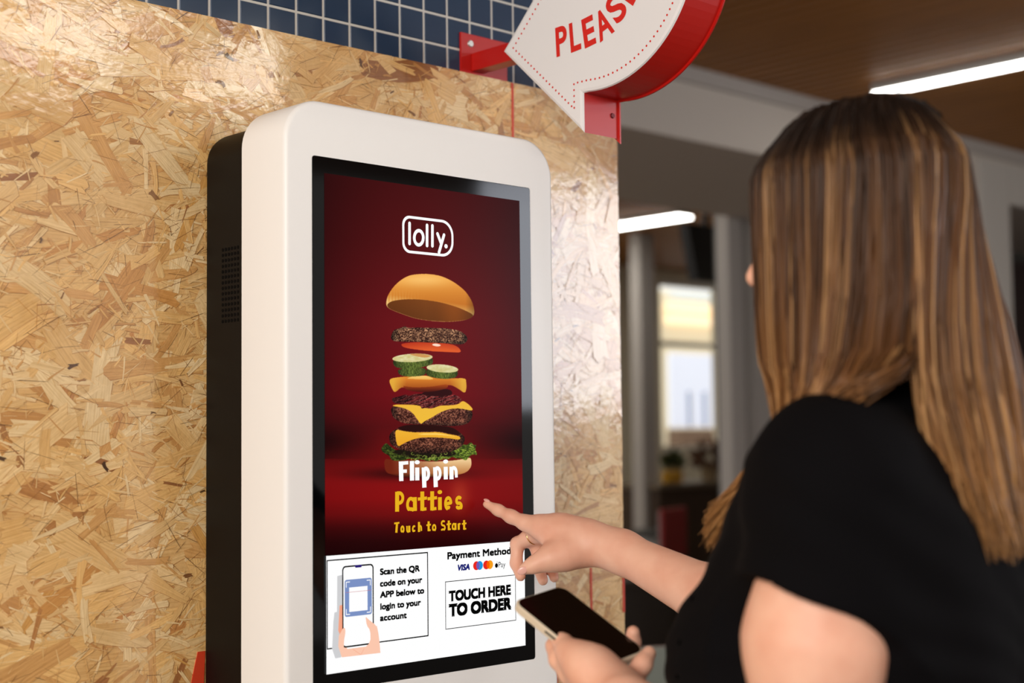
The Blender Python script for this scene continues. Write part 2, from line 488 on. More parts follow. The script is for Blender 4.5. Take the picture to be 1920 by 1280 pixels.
# thin red painted lines left on the board
m_redp = mat('red_paint', (205, 62, 30), 0.5)
def stripe(nm, x0, x1, z0, z1, slant=0.0):
    struct(MB().prism([(x0, -.0021, z0), (x1, -.0021, z0), (x1 + slant * .2, -.0021, z1), (x0 + slant, -.0021, z1)], (0, .0018, 0)).build(nm, m_redp))
stripe('trim_3', .5595, .5640, 1.80, ZT - .001)
stripe('trim_4', .7325, .7375, .98, 1.145)
stripe('trim_5', XE - .006, XE - .0005, 1.062, 1.123)
stripe('trim_6', .640, .652, .80, .985, -.004)
stripe('trim_7', -.056, -.030, 1.01, 1.085, .018)

# columns under the bulkhead, right-hand pier, far wall with its windows
def colm(nm, x0, x1, y0, y1, z1, m): return struct(MB().box(x0, x1, y0, y1, 0, z1, 0, .01).build(nm, m))
pa0 = PL(1184, 800, 1, 6.12); pa1 = PL(1232, 800, 1, 6.0)
colm('trim_8', pa0[0], pa1[0], 6.0, 6.12, ZC, m_greyp)
pb0 = PL(1346, 700, 1, 3.80); pb1 = PL(1397, 700, 1, 3.7); pb2 = PL(1417, 700, 1, 3.75)
colm('trim_9', pb0[0], pb1[0], 3.7, 3.80, ZC, m_greyp)
struct(MB().box(pb1[0], pb2[0] + .05, 3.86, 3.92, 0, ZC).build('trim_gap_shadow', m_dgrey))  # dark sheet standing in for the shadow in the gap beside the column
struct(MB().box(pb2[0] + .0, 9.5, 3.76, 3.86, 0, ZC).build('wall_partition', m_greyp))
pc0 = PL(1842, 450, 1, 2.33); pc1 = PL(1897, 480, 1, 2.33)
lint = PL(1905, 385, 1, 2.33)[2]
struct(MB().box(pc0[0] - .12, pc0[0], 2.40, 2.75, 0, 2.68).build('trim_11', m_greyp))
colm('trim_12', pc0[0], pc1[0], 2.33, 2.72, 2.90, m_white_pl)
struct(MB().box(pc1[0], 12, 2.33, 2.72, lint, 2.90).build('trim_13', m_white_pl))
dz = PL(1910, 492, 1, 3.4)[2]
struct(MB().box(7.0, 13, 3.4, 3.45, dz, ZC).build('trim_14', m_dgrey))
struct(MB().box(7.0, 13, 3.4, 3.45, 0, dz).build('wall_right', m_maroon))

struct(MB().box(15.6, 15.8, -6, 7.8, 0, ZC).build('wall_far_right', m_greyp))
# far wall: cream piers and one tall opening between
YF = 7.6
w0 = PL(1238, 600, 1, YF); w1 = PL(1362, 600, 1, YF)
wz0 = PL(1290, 845, 1, YF)[2]; wz1 = PL(1290, 528, 1, YF)[2]
mb = MB()
mb.box(4, w0[0], YF, YF + .2, 0, ZC); mb.box(w1[0], 16, YF, YF + .2, 0, ZC)
mb.box(w0[0], w1[0], YF, YF + .2, 0, wz0); mb.box(w0[0], w1[0], YF, YF + .2, wz1, ZC)
struct(mb.build('wall_back', m_cream))
m_frame = mat('window_frame_white', (214, 208, 194), 0.4)
m_glass = mat('clear_glass', (255, 255, 255), 0.02); nodes(m_glass)[2].inputs['Transmission Weight'].default_value = 1.0; nodes(m_glass)[2].inputs['IOR'].default_value = 1.02
wf = MB(); t = .05
wf.box(w0[0], w0[0] + t, YF + .04, YF + .12, wz0, wz1); wf.box(w1[0] - t, w1[0], YF + .04, YF + .12, wz0, wz1)
zt_ = PL(1290, 650, 1, YF)[2]
for z_ in (wz0, zt_, wz1 - t): wf.box(w0[0] + t, w1[0] - t, YF + .04, YF + .12, z_, z_ + t)
wo = struct(wf.build('window_1', m_frame))
g = MB().box(w0[0] + t, w1[0] - t, YF + .075, YF + .081, wz0 + t, wz1 - t).build('pane', m_glass, wo)

# the shop front seen through that window, its outdoor brightness put in as glowing colours
YS = 9.6
def out(px, py): return PL(px, py, 1, YS)
def slab(nm, a, b_, m, d=.25, y=YS):
    p = PL(*a, 1, y); q = PL(*b_, 1, y)
    return (p[0], q[0], y, y + d, q[2], p[2])
bld = empty('shop_front', (out(1290, 800)[0], YS, 0), 'cream shop front with lit strips and a blue band beyond the far window', 'building')
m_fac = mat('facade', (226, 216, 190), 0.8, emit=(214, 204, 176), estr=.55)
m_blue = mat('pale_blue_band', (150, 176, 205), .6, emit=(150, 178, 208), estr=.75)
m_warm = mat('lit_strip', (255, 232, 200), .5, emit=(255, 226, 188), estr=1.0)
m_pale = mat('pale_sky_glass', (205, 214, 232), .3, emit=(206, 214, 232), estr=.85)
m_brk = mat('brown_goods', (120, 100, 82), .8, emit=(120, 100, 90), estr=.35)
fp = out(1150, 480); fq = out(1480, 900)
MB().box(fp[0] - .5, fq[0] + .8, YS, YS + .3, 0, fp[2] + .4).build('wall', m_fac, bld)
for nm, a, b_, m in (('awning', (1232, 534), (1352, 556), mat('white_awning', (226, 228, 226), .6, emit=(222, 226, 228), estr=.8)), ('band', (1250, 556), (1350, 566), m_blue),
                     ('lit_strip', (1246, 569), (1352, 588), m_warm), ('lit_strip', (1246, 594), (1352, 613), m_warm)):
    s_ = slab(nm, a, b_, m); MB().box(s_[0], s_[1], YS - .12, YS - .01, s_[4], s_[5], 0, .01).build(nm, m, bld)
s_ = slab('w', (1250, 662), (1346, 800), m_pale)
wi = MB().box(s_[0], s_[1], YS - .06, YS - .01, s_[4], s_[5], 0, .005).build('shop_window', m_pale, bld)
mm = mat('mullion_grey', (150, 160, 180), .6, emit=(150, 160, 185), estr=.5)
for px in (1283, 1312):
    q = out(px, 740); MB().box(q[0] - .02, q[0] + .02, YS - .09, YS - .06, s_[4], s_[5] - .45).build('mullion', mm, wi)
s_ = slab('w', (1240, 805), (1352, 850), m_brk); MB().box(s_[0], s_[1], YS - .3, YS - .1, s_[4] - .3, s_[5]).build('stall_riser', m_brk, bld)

# ceiling lights
m_lamp = mat('lamp_diffuser', (255, 255, 255), .5, emit=(255, 252, 244), estr=12.0)
m_lamph = mat('light_housing', (190, 190, 188), .5)
def lamp(x0, x1, y0, y1, lab):
    e = empty('ceiling_light', ((x0 + x1) / 2, (y0 + y1) / 2, ZC), lab, 'ceiling light', 'linear ceiling lights')
    MB().box(x0 - .006, x1 + .006, y0 - .006, y1 + .006, ZC - .04, ZC + .0, 0, .004).build('housing', m_lamph, e)
    MB().box(x0, x1, y0, y1, ZC - .052, ZC - .0405, 0, .004).build('diffuser', m_lamp, e)
lamp(4.765, 4.825, -1.4, 1.975, 'long white linear ceiling light above the woman\'s head')
lamp(6.98, 7.14, 5.02, 7.5, 'white linear ceiling light beyond the bulkhead, beside the strand board edge')
lamp(5.20, 5.34, 4.0, 7.3, 'unseen linear ceiling light added to brighten the far area, behind the strand board block')  # added out of view to light the far seating
lamp(11.3, 11.44, 4.2, 7.3, 'unseen linear ceiling light added as fill for the far area, farthest right behind the partition')  # second added fill lamp, kept out of view by the partition
lamp(1.15, 1.75, -3.9, -3.1, 'square white ceiling panel light in front of the kiosk, nearer the strand board wall')
lamp(2.15, 2.75, -3.9, -3.1, 'square white ceiling panel light in front of the kiosk, farther along from the first panel')

# ------------------------------------------------------------------ ordering kiosk
D = 0.213
KX0, KX1, KZ0, KZ1 = -0.0411, 0.4421, 0.74, 1.8111
m_white = mat('white_powder_coat', (240, 239, 236), 0.35, spec=.3)
m_black = mat('black_metal', (9, 7, 6), 0.5, spec=.15)
m_grille = mat('black_grille', (5, 5, 5), 0.8, spec=.1)
m_glassb = mat('black_screen_glass', (4, 4, 5), 0.06, spec=.22)
kiosk = empty('ordering_kiosk', ((KX0 + KX1) / 2, -.1, KZ0), 'white touch screen ordering kiosk with black back, mounted on the strand board wall', 'kiosk')
# white front casing: rounded slab with a soft front edge
steps = [(-.113, .0), (-.113, -.001)]
lo = []
for y, ins in ((-.1130, .0), (-.2060, .0), (-.2085, .0006), (-.2108, .0022), (-.2124, .0042), (-.2130, .0068)):
    lo.append([(x, y, z) for x, z in rrect(KX0 + ins, KX1 - ins, KZ0 + ins, KZ1 - ins, .056 - ins, 12)])
v, f = loft(lo)
MB().add(v, f).build('front_casing', m_white, kiosk, autosmooth=True)
lo = []
for y, ins in ((-.0025, .006), (-.006, .001), (-.012, 0), (-.1130, .0)):
    lo.append([(x, y, z) for x, z in rrect(KX0 + .012 + ins, KX1 - .012 - ins, KZ0 + .015 + ins, KZ1 - .014 - ins, .046 - ins, 10)])
v, f = loft(lo)
hs = MB().add(v, f).build('rear_housing', m_black, kiosk, autosmooth=True)
mb = MB()
for i in range(6):
    for j_ in range(14):
        y_ = -.048 - i * .0075; z_ = 1.628 - j_ * .0075
        mb.cyl((KX0 + .0116, y_, z_), (KX0 + .0124, y_, z_), .0024, n=8)
mb.build('speaker_grille', m_grille, hs)
lo = []
for y, ins in ((-.2125, .0), (-.2136, .0), (-.2140, .0006)):
    lo.append([(x, y, z) for x, z in rrect(0.0004 + ins, 0.3930 - ins, 1.0494 + ins, 1.7374 - ins, .004, 4)])
v, f = loft(lo)
glass = MB().add(v, f).build('screen_glass', m_glassb, kiosk)

# the lit display
SX0, SX1, SZ0, SZ1 = 0.0191, 0.3710, 1.0713, 1.7160
YD = -.2142
def K(px, py):
    p = PL(px, py, 1, YD); return np.array([p[0], p[2]])
def scr(name, rgb, e=1.0):
    m = mat('display_' + name, (0, 0, 0), .25, spec=.0, emit=rgb, estr=e); return m
m_sw = scr('white', (255, 255, 255)); m_sy = scr('yellow', (232, 178, 30)); m_sk = scr('black', (12, 12, 12), .6)
m_pic = mat('display_picture', (0, 0, 0), .25, spec=.02)
n, l, b = nodes(m_pic); at = n.new('ShaderNodeAttribute'); at.attribute_name = 'Col'
l.new(at.outputs['Color'], b.inputs['Emission Color']); b.inputs['Emission Strength'].default_value = 1.0; m_pic.cycles.emission_sampling = 'NONE'

ZP = float(K(609, 1042)[1])      # where the white panel starts
def grid_lines(a, b_, fa, fb, coarse, fine):
    g = [a]
    while g[-1] < b_ - 1e-9:
        s_ = fine if fa <= g[-1] < fb else coarse
        g.append(min(g[-1] + s_, b_))
    return np.array(g)
bx0, bx1 = K(700, 700)[0], K(905, 700)[0]
gx = grid_lines(SX0, SX1, bx0, bx1, .004, .00055)
gz = grid_lines(ZP, SZ1, K(800, 915)[1], K(800, 505)[1], .004, .00055)
GX, GZ = np.meshgrid(gx, gz)
P3 = np.stack([GX, np.full_like(GX, YD), GZ], -1)
PX, PY = proj(P3)
def inpoly(poly, X, Y):
    c = np.zeros(X.shape, bool); n_ = len(poly)
    for i in range(n_):
        x0, y0 = poly[i]; x1, y1 = poly[i - 1]
        if y0 == y1: continue
        c ^= ((y0 > Y) != (y1 > Y)) & (X < (x1 - x0) * (Y - y0) / (y1 - y0) + x0)
    return c
def smoothpoly(poly, it=2):
    for _ in range(it):
        q = []
        for i in range(len(poly)):
            a = np.array(poly[i]); b_ = np.array(poly[(i + 1) % len(poly)]); q += [tuple(.78 * a + .22 * b_), tuple(.22 * a + .78 * b_)]
        poly = q
    return poly
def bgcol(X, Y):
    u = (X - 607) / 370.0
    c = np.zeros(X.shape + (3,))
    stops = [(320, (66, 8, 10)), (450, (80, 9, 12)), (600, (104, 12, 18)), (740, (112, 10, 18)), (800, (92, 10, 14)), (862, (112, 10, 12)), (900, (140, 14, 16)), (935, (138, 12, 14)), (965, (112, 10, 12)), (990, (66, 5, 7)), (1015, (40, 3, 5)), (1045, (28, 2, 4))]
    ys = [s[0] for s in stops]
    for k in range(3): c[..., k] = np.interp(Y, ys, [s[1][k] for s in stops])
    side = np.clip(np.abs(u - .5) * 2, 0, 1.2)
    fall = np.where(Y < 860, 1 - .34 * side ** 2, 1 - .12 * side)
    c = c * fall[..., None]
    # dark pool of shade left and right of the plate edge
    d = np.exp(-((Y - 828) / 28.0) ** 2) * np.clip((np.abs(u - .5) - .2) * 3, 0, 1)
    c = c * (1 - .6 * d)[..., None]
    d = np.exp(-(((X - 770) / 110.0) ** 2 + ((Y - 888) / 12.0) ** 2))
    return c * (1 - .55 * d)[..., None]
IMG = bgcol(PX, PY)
def paint(poly, fn, soft=True):
    p = smoothpoly(poly) if soft else poly
    xs = [q[0] for q in p]; ys = [q[1] for q in p]
    bbm = (PX > min(xs) - 1) & (PX < max(xs) + 1) & (PY > min(ys) - 1) & (PY < max(ys) + 1)
    idx = np.nonzero(bbm)
    X, Y = PX[idx], PY[idx]; al = np.zeros(X.shape)
    for ox, oy in ((-.35, -.35), (.35, -.35), (-.35, .35), (.35, .35), (0, 0)): al += inpoly(p, X + ox, Y + oy)
    al /= 5
    x0, x1, y0, y1 = min(xs), max(xs), min(ys), max(ys)
    col = fn(X, Y, (X - x0) / (x1 - x0), (Y - y0) / (y1 - y0))
    IMG[idx] = IMG[idx] * (1 - al[:, None]) + col * al[:, None]
def mixc(a, b_, t): t = np.clip(t, 0, 1)[:, None]; return np.asarray(a) * (1 - t) + np.asarray(b_) * t
def c1(P): return [(560 + x / 3.2, 270 + y / 3.2) for x, y in P]
def c2(P): return [(660 + x / 5.333, 580 + y / 5.333) for x, y in P]
def c3(P): return [(660 + x / 5.333, 780 + y / 5.333) for x, y in P]
def ellp(cx, cy, rx, ry, t=0, n_=28):
    return [(cx + rx * math.cos(a) * math.cos(t) - ry * math.sin(a) * math.sin(t), cy + rx * math.cos(a) * math.sin(t) + ry * math.sin(a) * math.cos(t)) for a in [2 * math.pi * i / n_ for i in range(n_)]]
def arcp_(cx, cy, rx, ry, a0, a1, n_=10): return [(cx + rx * math.cos(math.radians(a)), cy + ry * math.sin(math.radians(a))) for a in np.linspace(a0, a1, n_)]
def meat(lo, hi, sd, fx=.5, fy=.6):
    def fn(X, Y, u, v):
        t = fbm(X * fx, Y * fy, sd, 3); t2 = fbm(X * .12, Y * .12, sd + 9, 2)
        t = np.clip((t - .33) * 2.6, 0, 1) * (.5 + .7 * t2)
        e = np.minimum(1, np.minimum(np.minimum(u, 1 - u) * 9, np.minimum(v + .12, 1.05 - v) * 3.2))
        return mixc(lo, hi, t) * (.35 + .65 * e)[:, None]
    return fn
# bottom bun
def bun_b(X, Y, u, v):
    c = mixc((236, 196, 138), (168, 96, 44), (v - .2) * 1.1)
    c = mixc((120, 40, 18), c, u * 2.2 - .02) if True else c
    return c * (1 - .6 * np.clip(v - .82, 0, 1) * 4)[:, None]
def mixc2(a, b_, t): return a * (1 - t[:, None]) + b_ * t[:, None]
def bun_b(X, Y, u, v):
    c = mixc((238, 200, 146), (176, 104, 50), (v - .15) * 1.2)
    d = np.tile(np.array([[112., 34., 16.]]), (len(X), 1))
    return mixc2(d, c, np.clip((u - .08) * 1.7, 0, 1)) * (1 - np.clip(v - .8, 0, 1) * 2.6)[:, None]
paint(c3([(320, 420), (400, 436), (600, 445), (800, 455), (1000, 445), (1130, 425), (1190, 410), (1197, 500), (1150, 560), (1050, 590), (900, 605), (700, 607), (550, 610), (420, 590), (330, 560)]), bun_b)
# lettuce frill
def lett(X, Y, u, v):
    t = fbm(X * .22, Y * .5, 31, 3); r = np.abs(np.sin(X * .42 + 5 * fbm(X * .08, Y * .1, 5, 2) * 3))
    c = mixc((38, 52, 14), (142, 164, 56), np.clip((t - .3) * 2.2, 0, 1) * (.35 + .75 * r))
    return c * (.55 + .6 * np.clip(u, 0, 1))[:, None]
paint(c3([(290, 320), (340, 262), (380, 300), (450, 350), (520, 318), (580, 330), (640, 348), (700, 392), (760, 380), (820, 343), (880, 370), (930, 392), (1000, 345), (1060, 320), (1110, 280), (1150, 288), (1190, 256), (1215, 290), (1245, 285), (1230, 330), (1258, 390), (1205, 380), (1170, 405), (1140, 447), (1090, 420), (1050, 425), (1000, 405), (960, 432), (900, 420), (840, 457), (800, 435), (760, 455), (700, 430), (640, 440), (580, 420), (520, 442), (400, 447), (370, 390), (330, 375), (300, 350)]), lett)
paint(c3([(385, 365), (440, 372), (540, 408), (700, 425), (860, 405), (990, 400), (1050, 372), (1000, 350), (700, 330), (450, 330)]), lambda X, Y, u, v: np.tile(np.array([[26., 18., 8.]]), (len(X), 1)))
for k_ in range(46):
    r_1 = random.Random(k_); fx = 310 + 920 * r_1.random(); fy = np.interp(fx, [300, 420, 600, 840, 1000, 1200], [335, 395, 402, 415, 395, 330]) + r_1.uniform(-38, 30); rr_ = r_1.uniform(9, 24)
    a_1 = r_1.uniform(0, 360)
    ring_o = arcp_(fx, fy, rr_, rr_ * .75, a_1, a_1 + 250); ring_i = arcp_(fx, fy, rr_ * .72, rr_ * .5, a_1 + 250, a_1)
    paint(c3(ring_o + ring_i), lambda X, Y, u, v, g=r_1.random(): np.tile(np.array([[110. + 70 * g, 136. + 56 * g, 44. + 40 * g]]) * (.65 + .3 * (X[:, None].mean() > 770)) if len(X) else np.zeros((1, 3)), (len(X), 1)), False)
# lowest patty, its cheese
paint(c3([(368, 200), (400, 150), (460, 120), (560, 85), (800, 90), (1000, 110), (1090, 170), (1132, 215), (1112, 290), (1040, 340), (900, 372), (700, 372), (480, 335), (385, 285)]), meat((38, 12, 8), (168, 104, 78), 3))
paint(c3([(440, 118), (560, 82), (800, 88), (1000, 108), (1085, 165), (1060, 195), (960, 172), (860, 150), (640, 158), (520, 150)]), lambda X, Y, u, v: np.tile(np.array([[40., 8., 6.]]), (len(X), 1)))
def chees(hi, lo_, mid=.5):
    return lambda X, Y, u, v: mixc(hi, lo_, v * .8 + .25 * np.sin(u * 6) * .3) 
paint(c3([(428, 130), (520, 150), (640, 164), (760, 160), (860, 156), (960, 178), (1060, 195), (1088, 215), (1072, 237), (980, 222), (850, 212), (700, 210), (600, 235), (520, 270), (460, 308), (440, 250)]), chees((240, 180, 52), (232, 160, 36)), True)
paint(c3([(640, 178), (760, 172), (860, 172), (960, 188), (1060, 206), (960, 194), (860, 184), (720, 186)]), lambda X, Y, u, v: np.tile(np.array([[255., 214., 110.]]), (len(X), 1)))
# middle patty, cheese with hanging corner
paint(c2([(388, 1010), (400, 975), (450, 962), (800, 975), (1150, 990), (1207, 1020), (1200, 1090), (1150, 1150), (1000, 1168), (800, 1155), (690, 1147), (520, 1142), (415, 1090)]), meat((48, 16, 12), (176, 112, 86), 17))
paint(c2([(392, 962), (450, 948), (600, 952), (800, 958), (950, 960), (1060, 950), (1108, 908), (1170, 950), (1213, 1000), (1190, 1012), (1090, 988), (980, 992), (880, 1028), (790, 1085), (720, 1120), (690, 1148), (660, 1110), (620, 1050), (575, 1008), (500, 980)]), chees((238, 184, 60), (240, 188, 56)))
# onions
def onion(X, Y, u, v):
    t = fbm(X * .16 + Y * .2, Y * .75 + X * .25, 41, 3)
    c = mixc((34, 6, 8), (132, 44, 42), (t - .3) * 2.4); g = (fbm(X * .5, Y * .9, 77, 2) > .66)
    c[g] = c[g] * .5 + np.array([190, 120, 110]) * .5
    return c * (.55 + .5 * np.clip(u * 2, 0, 1))[:, None]
paint(c2([(390, 885), (470, 872), (540, 845), (560, 866), (640, 838), (760, 850), (900, 826), (1050, 858), (1104, 900), (1060, 950), (960, 955), (880, 960), (800, 992), (740, 985), (690, 990), (690, 965), (600, 950), (420, 942)]), onion)
paint(c2([(690, 830), (880, 790), (990, 800), (1010, 850), (880, 870), (720, 860)]), lambda X, Y, u, v: np.tile(np.array([[46., 8., 10.]]), (len(X), 1)))
# upper cheese slice, drooping at both corners
def ch1(X, Y, u, v):
    c = mixc((224, 134, 44), (150, 66, 18), v * 1.3 - .15)
    side = np.clip((np.abs(u - .5) - .28) * 6, 0, 1)
    return mixc2(c, np.tile(np.array([[232., 178., 62.]]), (len(X), 1)), side * .85)
paint(c2([(362, 692), (500, 672), (640, 664), (760, 660), (840, 690), (1000, 688), (1138, 686), (1142, 730), (1147, 775), (1132, 842), (1060, 790), (980, 748), (850, 790), (740, 812), (620, 810), (500, 768), (430, 834), (400, 795)]), ch1)
paint(c2([(500, 760), (560, 772), (640, 780), (800, 772), (960, 742), (960, 790), (760, 830), (560, 815)]), lambda X, Y, u, v: mixc((170, 72, 18), (70, 14, 10), v))
paint(c2([(540, 690), (620, 664), (760, 662), (830, 700), (700, 700), (600, 694)]), lambda X, Y, u, v: mixc((250, 206, 116), (240, 180, 84), v))
# pickles
def rind(X, Y, u, v): return mixc((34, 42, 12), (104, 120, 52), fbm(X * .8, Y * .4, 51, 2) * 1.1) * (.5 + .7 * np.clip(np.sin(u * 2.6 + .2), 0, 1))[:, None]
def flesh(X, Y, u, v): return mixc((232, 226, 180), (202, 190, 120), fbm(X * .15, Y * .3, 8, 2) + .3 * (v - .5))
paint(c2([(455, 590), (465, 652), (560, 674), (740, 660), (740, 575)]), rind)
paint(c2([(405, 490), (418, 572), (520, 597), (640, 592), (760, 562), (812, 542), (806, 470)]), rind)
paint(c2(ellp(605, 484, 202, 42, -.05)), flesh)
paint(c2([(560, 445), (680, 440), (800, 462), (740, 486), (640, 468)]), lambda X, Y, u, v: np.tile(np.array([[206., 150., 84.]]), (len(X), 1)))
paint(c2([(745, 580), (738, 660), (840, 687), (950, 696), (1052, 678), (1062, 600)]), rind)
paint(c2(ellp(904, 590, 160, 40, .08)), flesh)
# tomato under the top patty
paint(c2([(490, 340), (640, 325), (820, 330), (1000, 345), (1070, 380), (1097, 432), (960, 426), (760, 415), (560, 390), (500, 370)]), lambda X, Y, u, v: mixc((176, 44, 22), (224, 92, 40), v * 1.0 + .3 * np.sin(u * 3)))
paint(c2(ellp(845, 355, 42, 13, .1)), lambda X, Y, u, v: np.tile(np.array([[252., 220., 200.]]), (len(X), 1)))
paint(c2([(388, 270), (415, 205), (470, 190), (530, 165), (560, 185), (650, 180), (800, 184), (950, 188), (1080, 210), (1148, 265), (1157, 310), (1110, 352), (960, 340), (800, 332), (620, 322), (430, 322), (395, 300)]), meat((44, 18, 12), (214, 160, 118), 23, .55, .7))
# top bun: golden crown, cream rim, shaded cut face
def crown(X, Y, u, v):
    c = mixc((236, 156, 62), (190, 106, 30), np.clip((v - .12) * 1.6, 0, 1))
    g = np.exp(-(((u - .42) / .34) ** 2 + ((v - .12) / .16) ** 2))
    c = c + np.array([14, 34, 40]) * g[:, None]
    cr = np.clip((np.abs(np.sin(X * .55 + 2 * fbm(X * .1, Y * .05, 2, 2))) - .55) * 2, 0, 1) * np.clip((v - .3) * 3, 0, 1) * np.clip(.45 - u, 0, 1) * 1.3
    c = mixc2(c, np.tile(np.array([[240., 196., 120.]]), (len(X), 1)), np.clip(cr + np.clip((v - .42 - .24 * u) * 4, 0, .8), 0, 1))
    return c * (1 - .5 * np.clip(u - .9, 0, 1) * 6)[:, None]
paint(c1([(523, 962), (530, 920), (545, 890), (570, 855), (600, 825), (640, 798), (680, 783), (760, 777), (850, 788), (930, 825), (1000, 880), (1040, 940), (1056, 1000), (1050, 1032), (1000, 1057), (900, 1067), (800, 1062), (700, 1047), (600, 1012), (540, 987)]), crown)
paint(c1([(528, 962), (560, 940), (640, 930), (740, 932), (850, 948), (960, 980), (1050, 1022), (1040, 1040), (1000, 1056), (900, 1066), (800, 1061), (700, 1046), (600, 1011), (540, 986)]), lambda X, Y, u, v: mixc((124, 66, 22), (84, 42, 12), .5 * v + np.abs(u - .45)) + 26 * np.exp(-((u - .8) / .18) ** 2)[:, None] * np.array([1.4, .7, .1]))
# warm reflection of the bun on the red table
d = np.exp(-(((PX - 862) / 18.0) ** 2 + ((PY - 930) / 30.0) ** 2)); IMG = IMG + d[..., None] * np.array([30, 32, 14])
IMG = np.clip(IMG, 0, 255)
nz_, nx_ = GX.shape
ii = np.arange((nz_ - 1) * (nx_ - 1)); r_ = ii // (nx_ - 1); c_ = ii % (nx_ - 1)
q0 = r_ * nx_ + c_
FQ = np.stack([q0, q0 + 1, q0 + nx_ + 1, q0 + nx_], 1)
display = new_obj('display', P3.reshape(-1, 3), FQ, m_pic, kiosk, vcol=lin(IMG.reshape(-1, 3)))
display['label'] = 'lit display with an exploded burger on dark red'

LAY = [0]
class Flat(MB):
    """Flat artwork on the display, each piece a hair in front of the one before."""
    def poly(s, pts, mi=0):
        LAY[0] += 1; y = YD - .00012 - LAY[0] * 4e-6
        return s.add([(p[0], y, p[1]) for p in pts], [tuple(range(len(pts)))], mi)
    def ring(s, o, i_, mi=0):
        LAY[0] += 1; y = YD - .00012 - LAY[0] * 4e-6; n_ = len(o)
        return s.add([(p[0], y, p[1]) for p in o] + [(p[0], y, p[1]) for p in i_], [(k, (k + 1) % n_, n_ + (k + 1) % n_, n_ + k) for k in range(n_)], mi)
    def text(s, txt, a, b_, cap, bold=0, shear=0, mi=0):
        """text between baseline points a and b_ (x, z); cap = height of a capital"""
        v, f = text_mesh(txt); x0, x1 = v[:, 0].min(), v[:, 0].max()
        w_ = bold * cap; cap = cap - w_; sx = (b_[0] - a[0] - w_) / (x1 - x0); sz = cap / CAPH
        for ox, oz in ((0, 0), (1, 0), (0, 1), (1, 1), (.5, .5)) if bold else ((0, 0),):
            LAY[0] += 1; y = YD - .00012 - LAY[0] * 4e-6
            s.add([(a[0] + ox * w_ + (p[0] - x0) * sx + shear * p[1] * sz, y, a[1] + oz * w_ + p[1] * sz) for p in v], f, mi)
        return s
    def stroke(s, pts, wd, mi=0, cap='round'):
        pts = [np.asarray(p, float) for p in pts]
        for a, b_ in zip(pts[:-1], pts[1:]):
            d = nrm(b_ - a); n_ = np.array([-d[1], d[0]]) * wd / 2
            s.poly([a + n_, a - n_, b_ - n_, b_ + n_], mi)
        js = pts if cap == 'round' else pts[1:-1]
        for p in js: s.poly([(p[0] + wd / 2 * math.cos(t), p[1] + wd / 2 * math.sin(t)) for t in np.linspace(0, 2 * math.pi, 15)[:-1]], mi)
        return s

# rounded badge with the word in it, drawn in strokes
lg = Flat()
A0 = K(754, 402); A1 = K(755, 472); B0 = K(852, 418)
bx_0, bz_1 = A0[0], A0[1] - .0005; bx_1 = K(850, 445)[0]; bz_0 = K(754, 473)[1]
def badge(ins):
    x0, x1, z0, z1 = bx_0 + ins, bx_1 - ins, bz_0 + ins, bz_1 - ins; p = []
    r1 = .013 - ins * .7; r2 = (z1 - z0) / 2 * .82
    for cx, cz, a0, r in ((x1 - r2, z1 - r2, 0, r2), (x0 + r1, z1 - r1, 90, r1), (x0 + r1, z0 + r1, 180, r1), (x1 - r2, z0 + r2, 270, r2)):
        for k in range(11):
            a = math.radians(a0 + 9 * k); p.append((cx + r * math.cos(a), cz + r * math.sin(a)))
    return p
lg.ring(badge(0), badge(.0036))
def G(x, y):   # crop position -> display
    return K(560 + x / 3.2, 270 + y / 3.2)
sw = .0047
lg.stroke([G(665, 475), G(665, 597)], sw); lg.stroke([G(770, 487), G(770, 609)], sw); lg.stroke([G(802, 490), G(802, 611)], sw)
lg.stroke([G(720 + 27 * math.cos(t), 562 + 43 * math.sin(t)) for t in np.linspace(0, 2 * math.pi, 25)], sw)
lg.stroke([G(832, 538), G(852, 592)], sw); lg.stroke([G(871, 545), G(841, 650)], sw)
c_ = G(883, 613); lg.poly([(c_[0] + .0031 * math.cos(t), c_[1] + .0031 * math.sin(t)) for t in np.linspace(0, 6.28, 19)[:-1]])
o = lg.build('badge', m_sw, display); o['label'] = 'white rounded badge lettering'

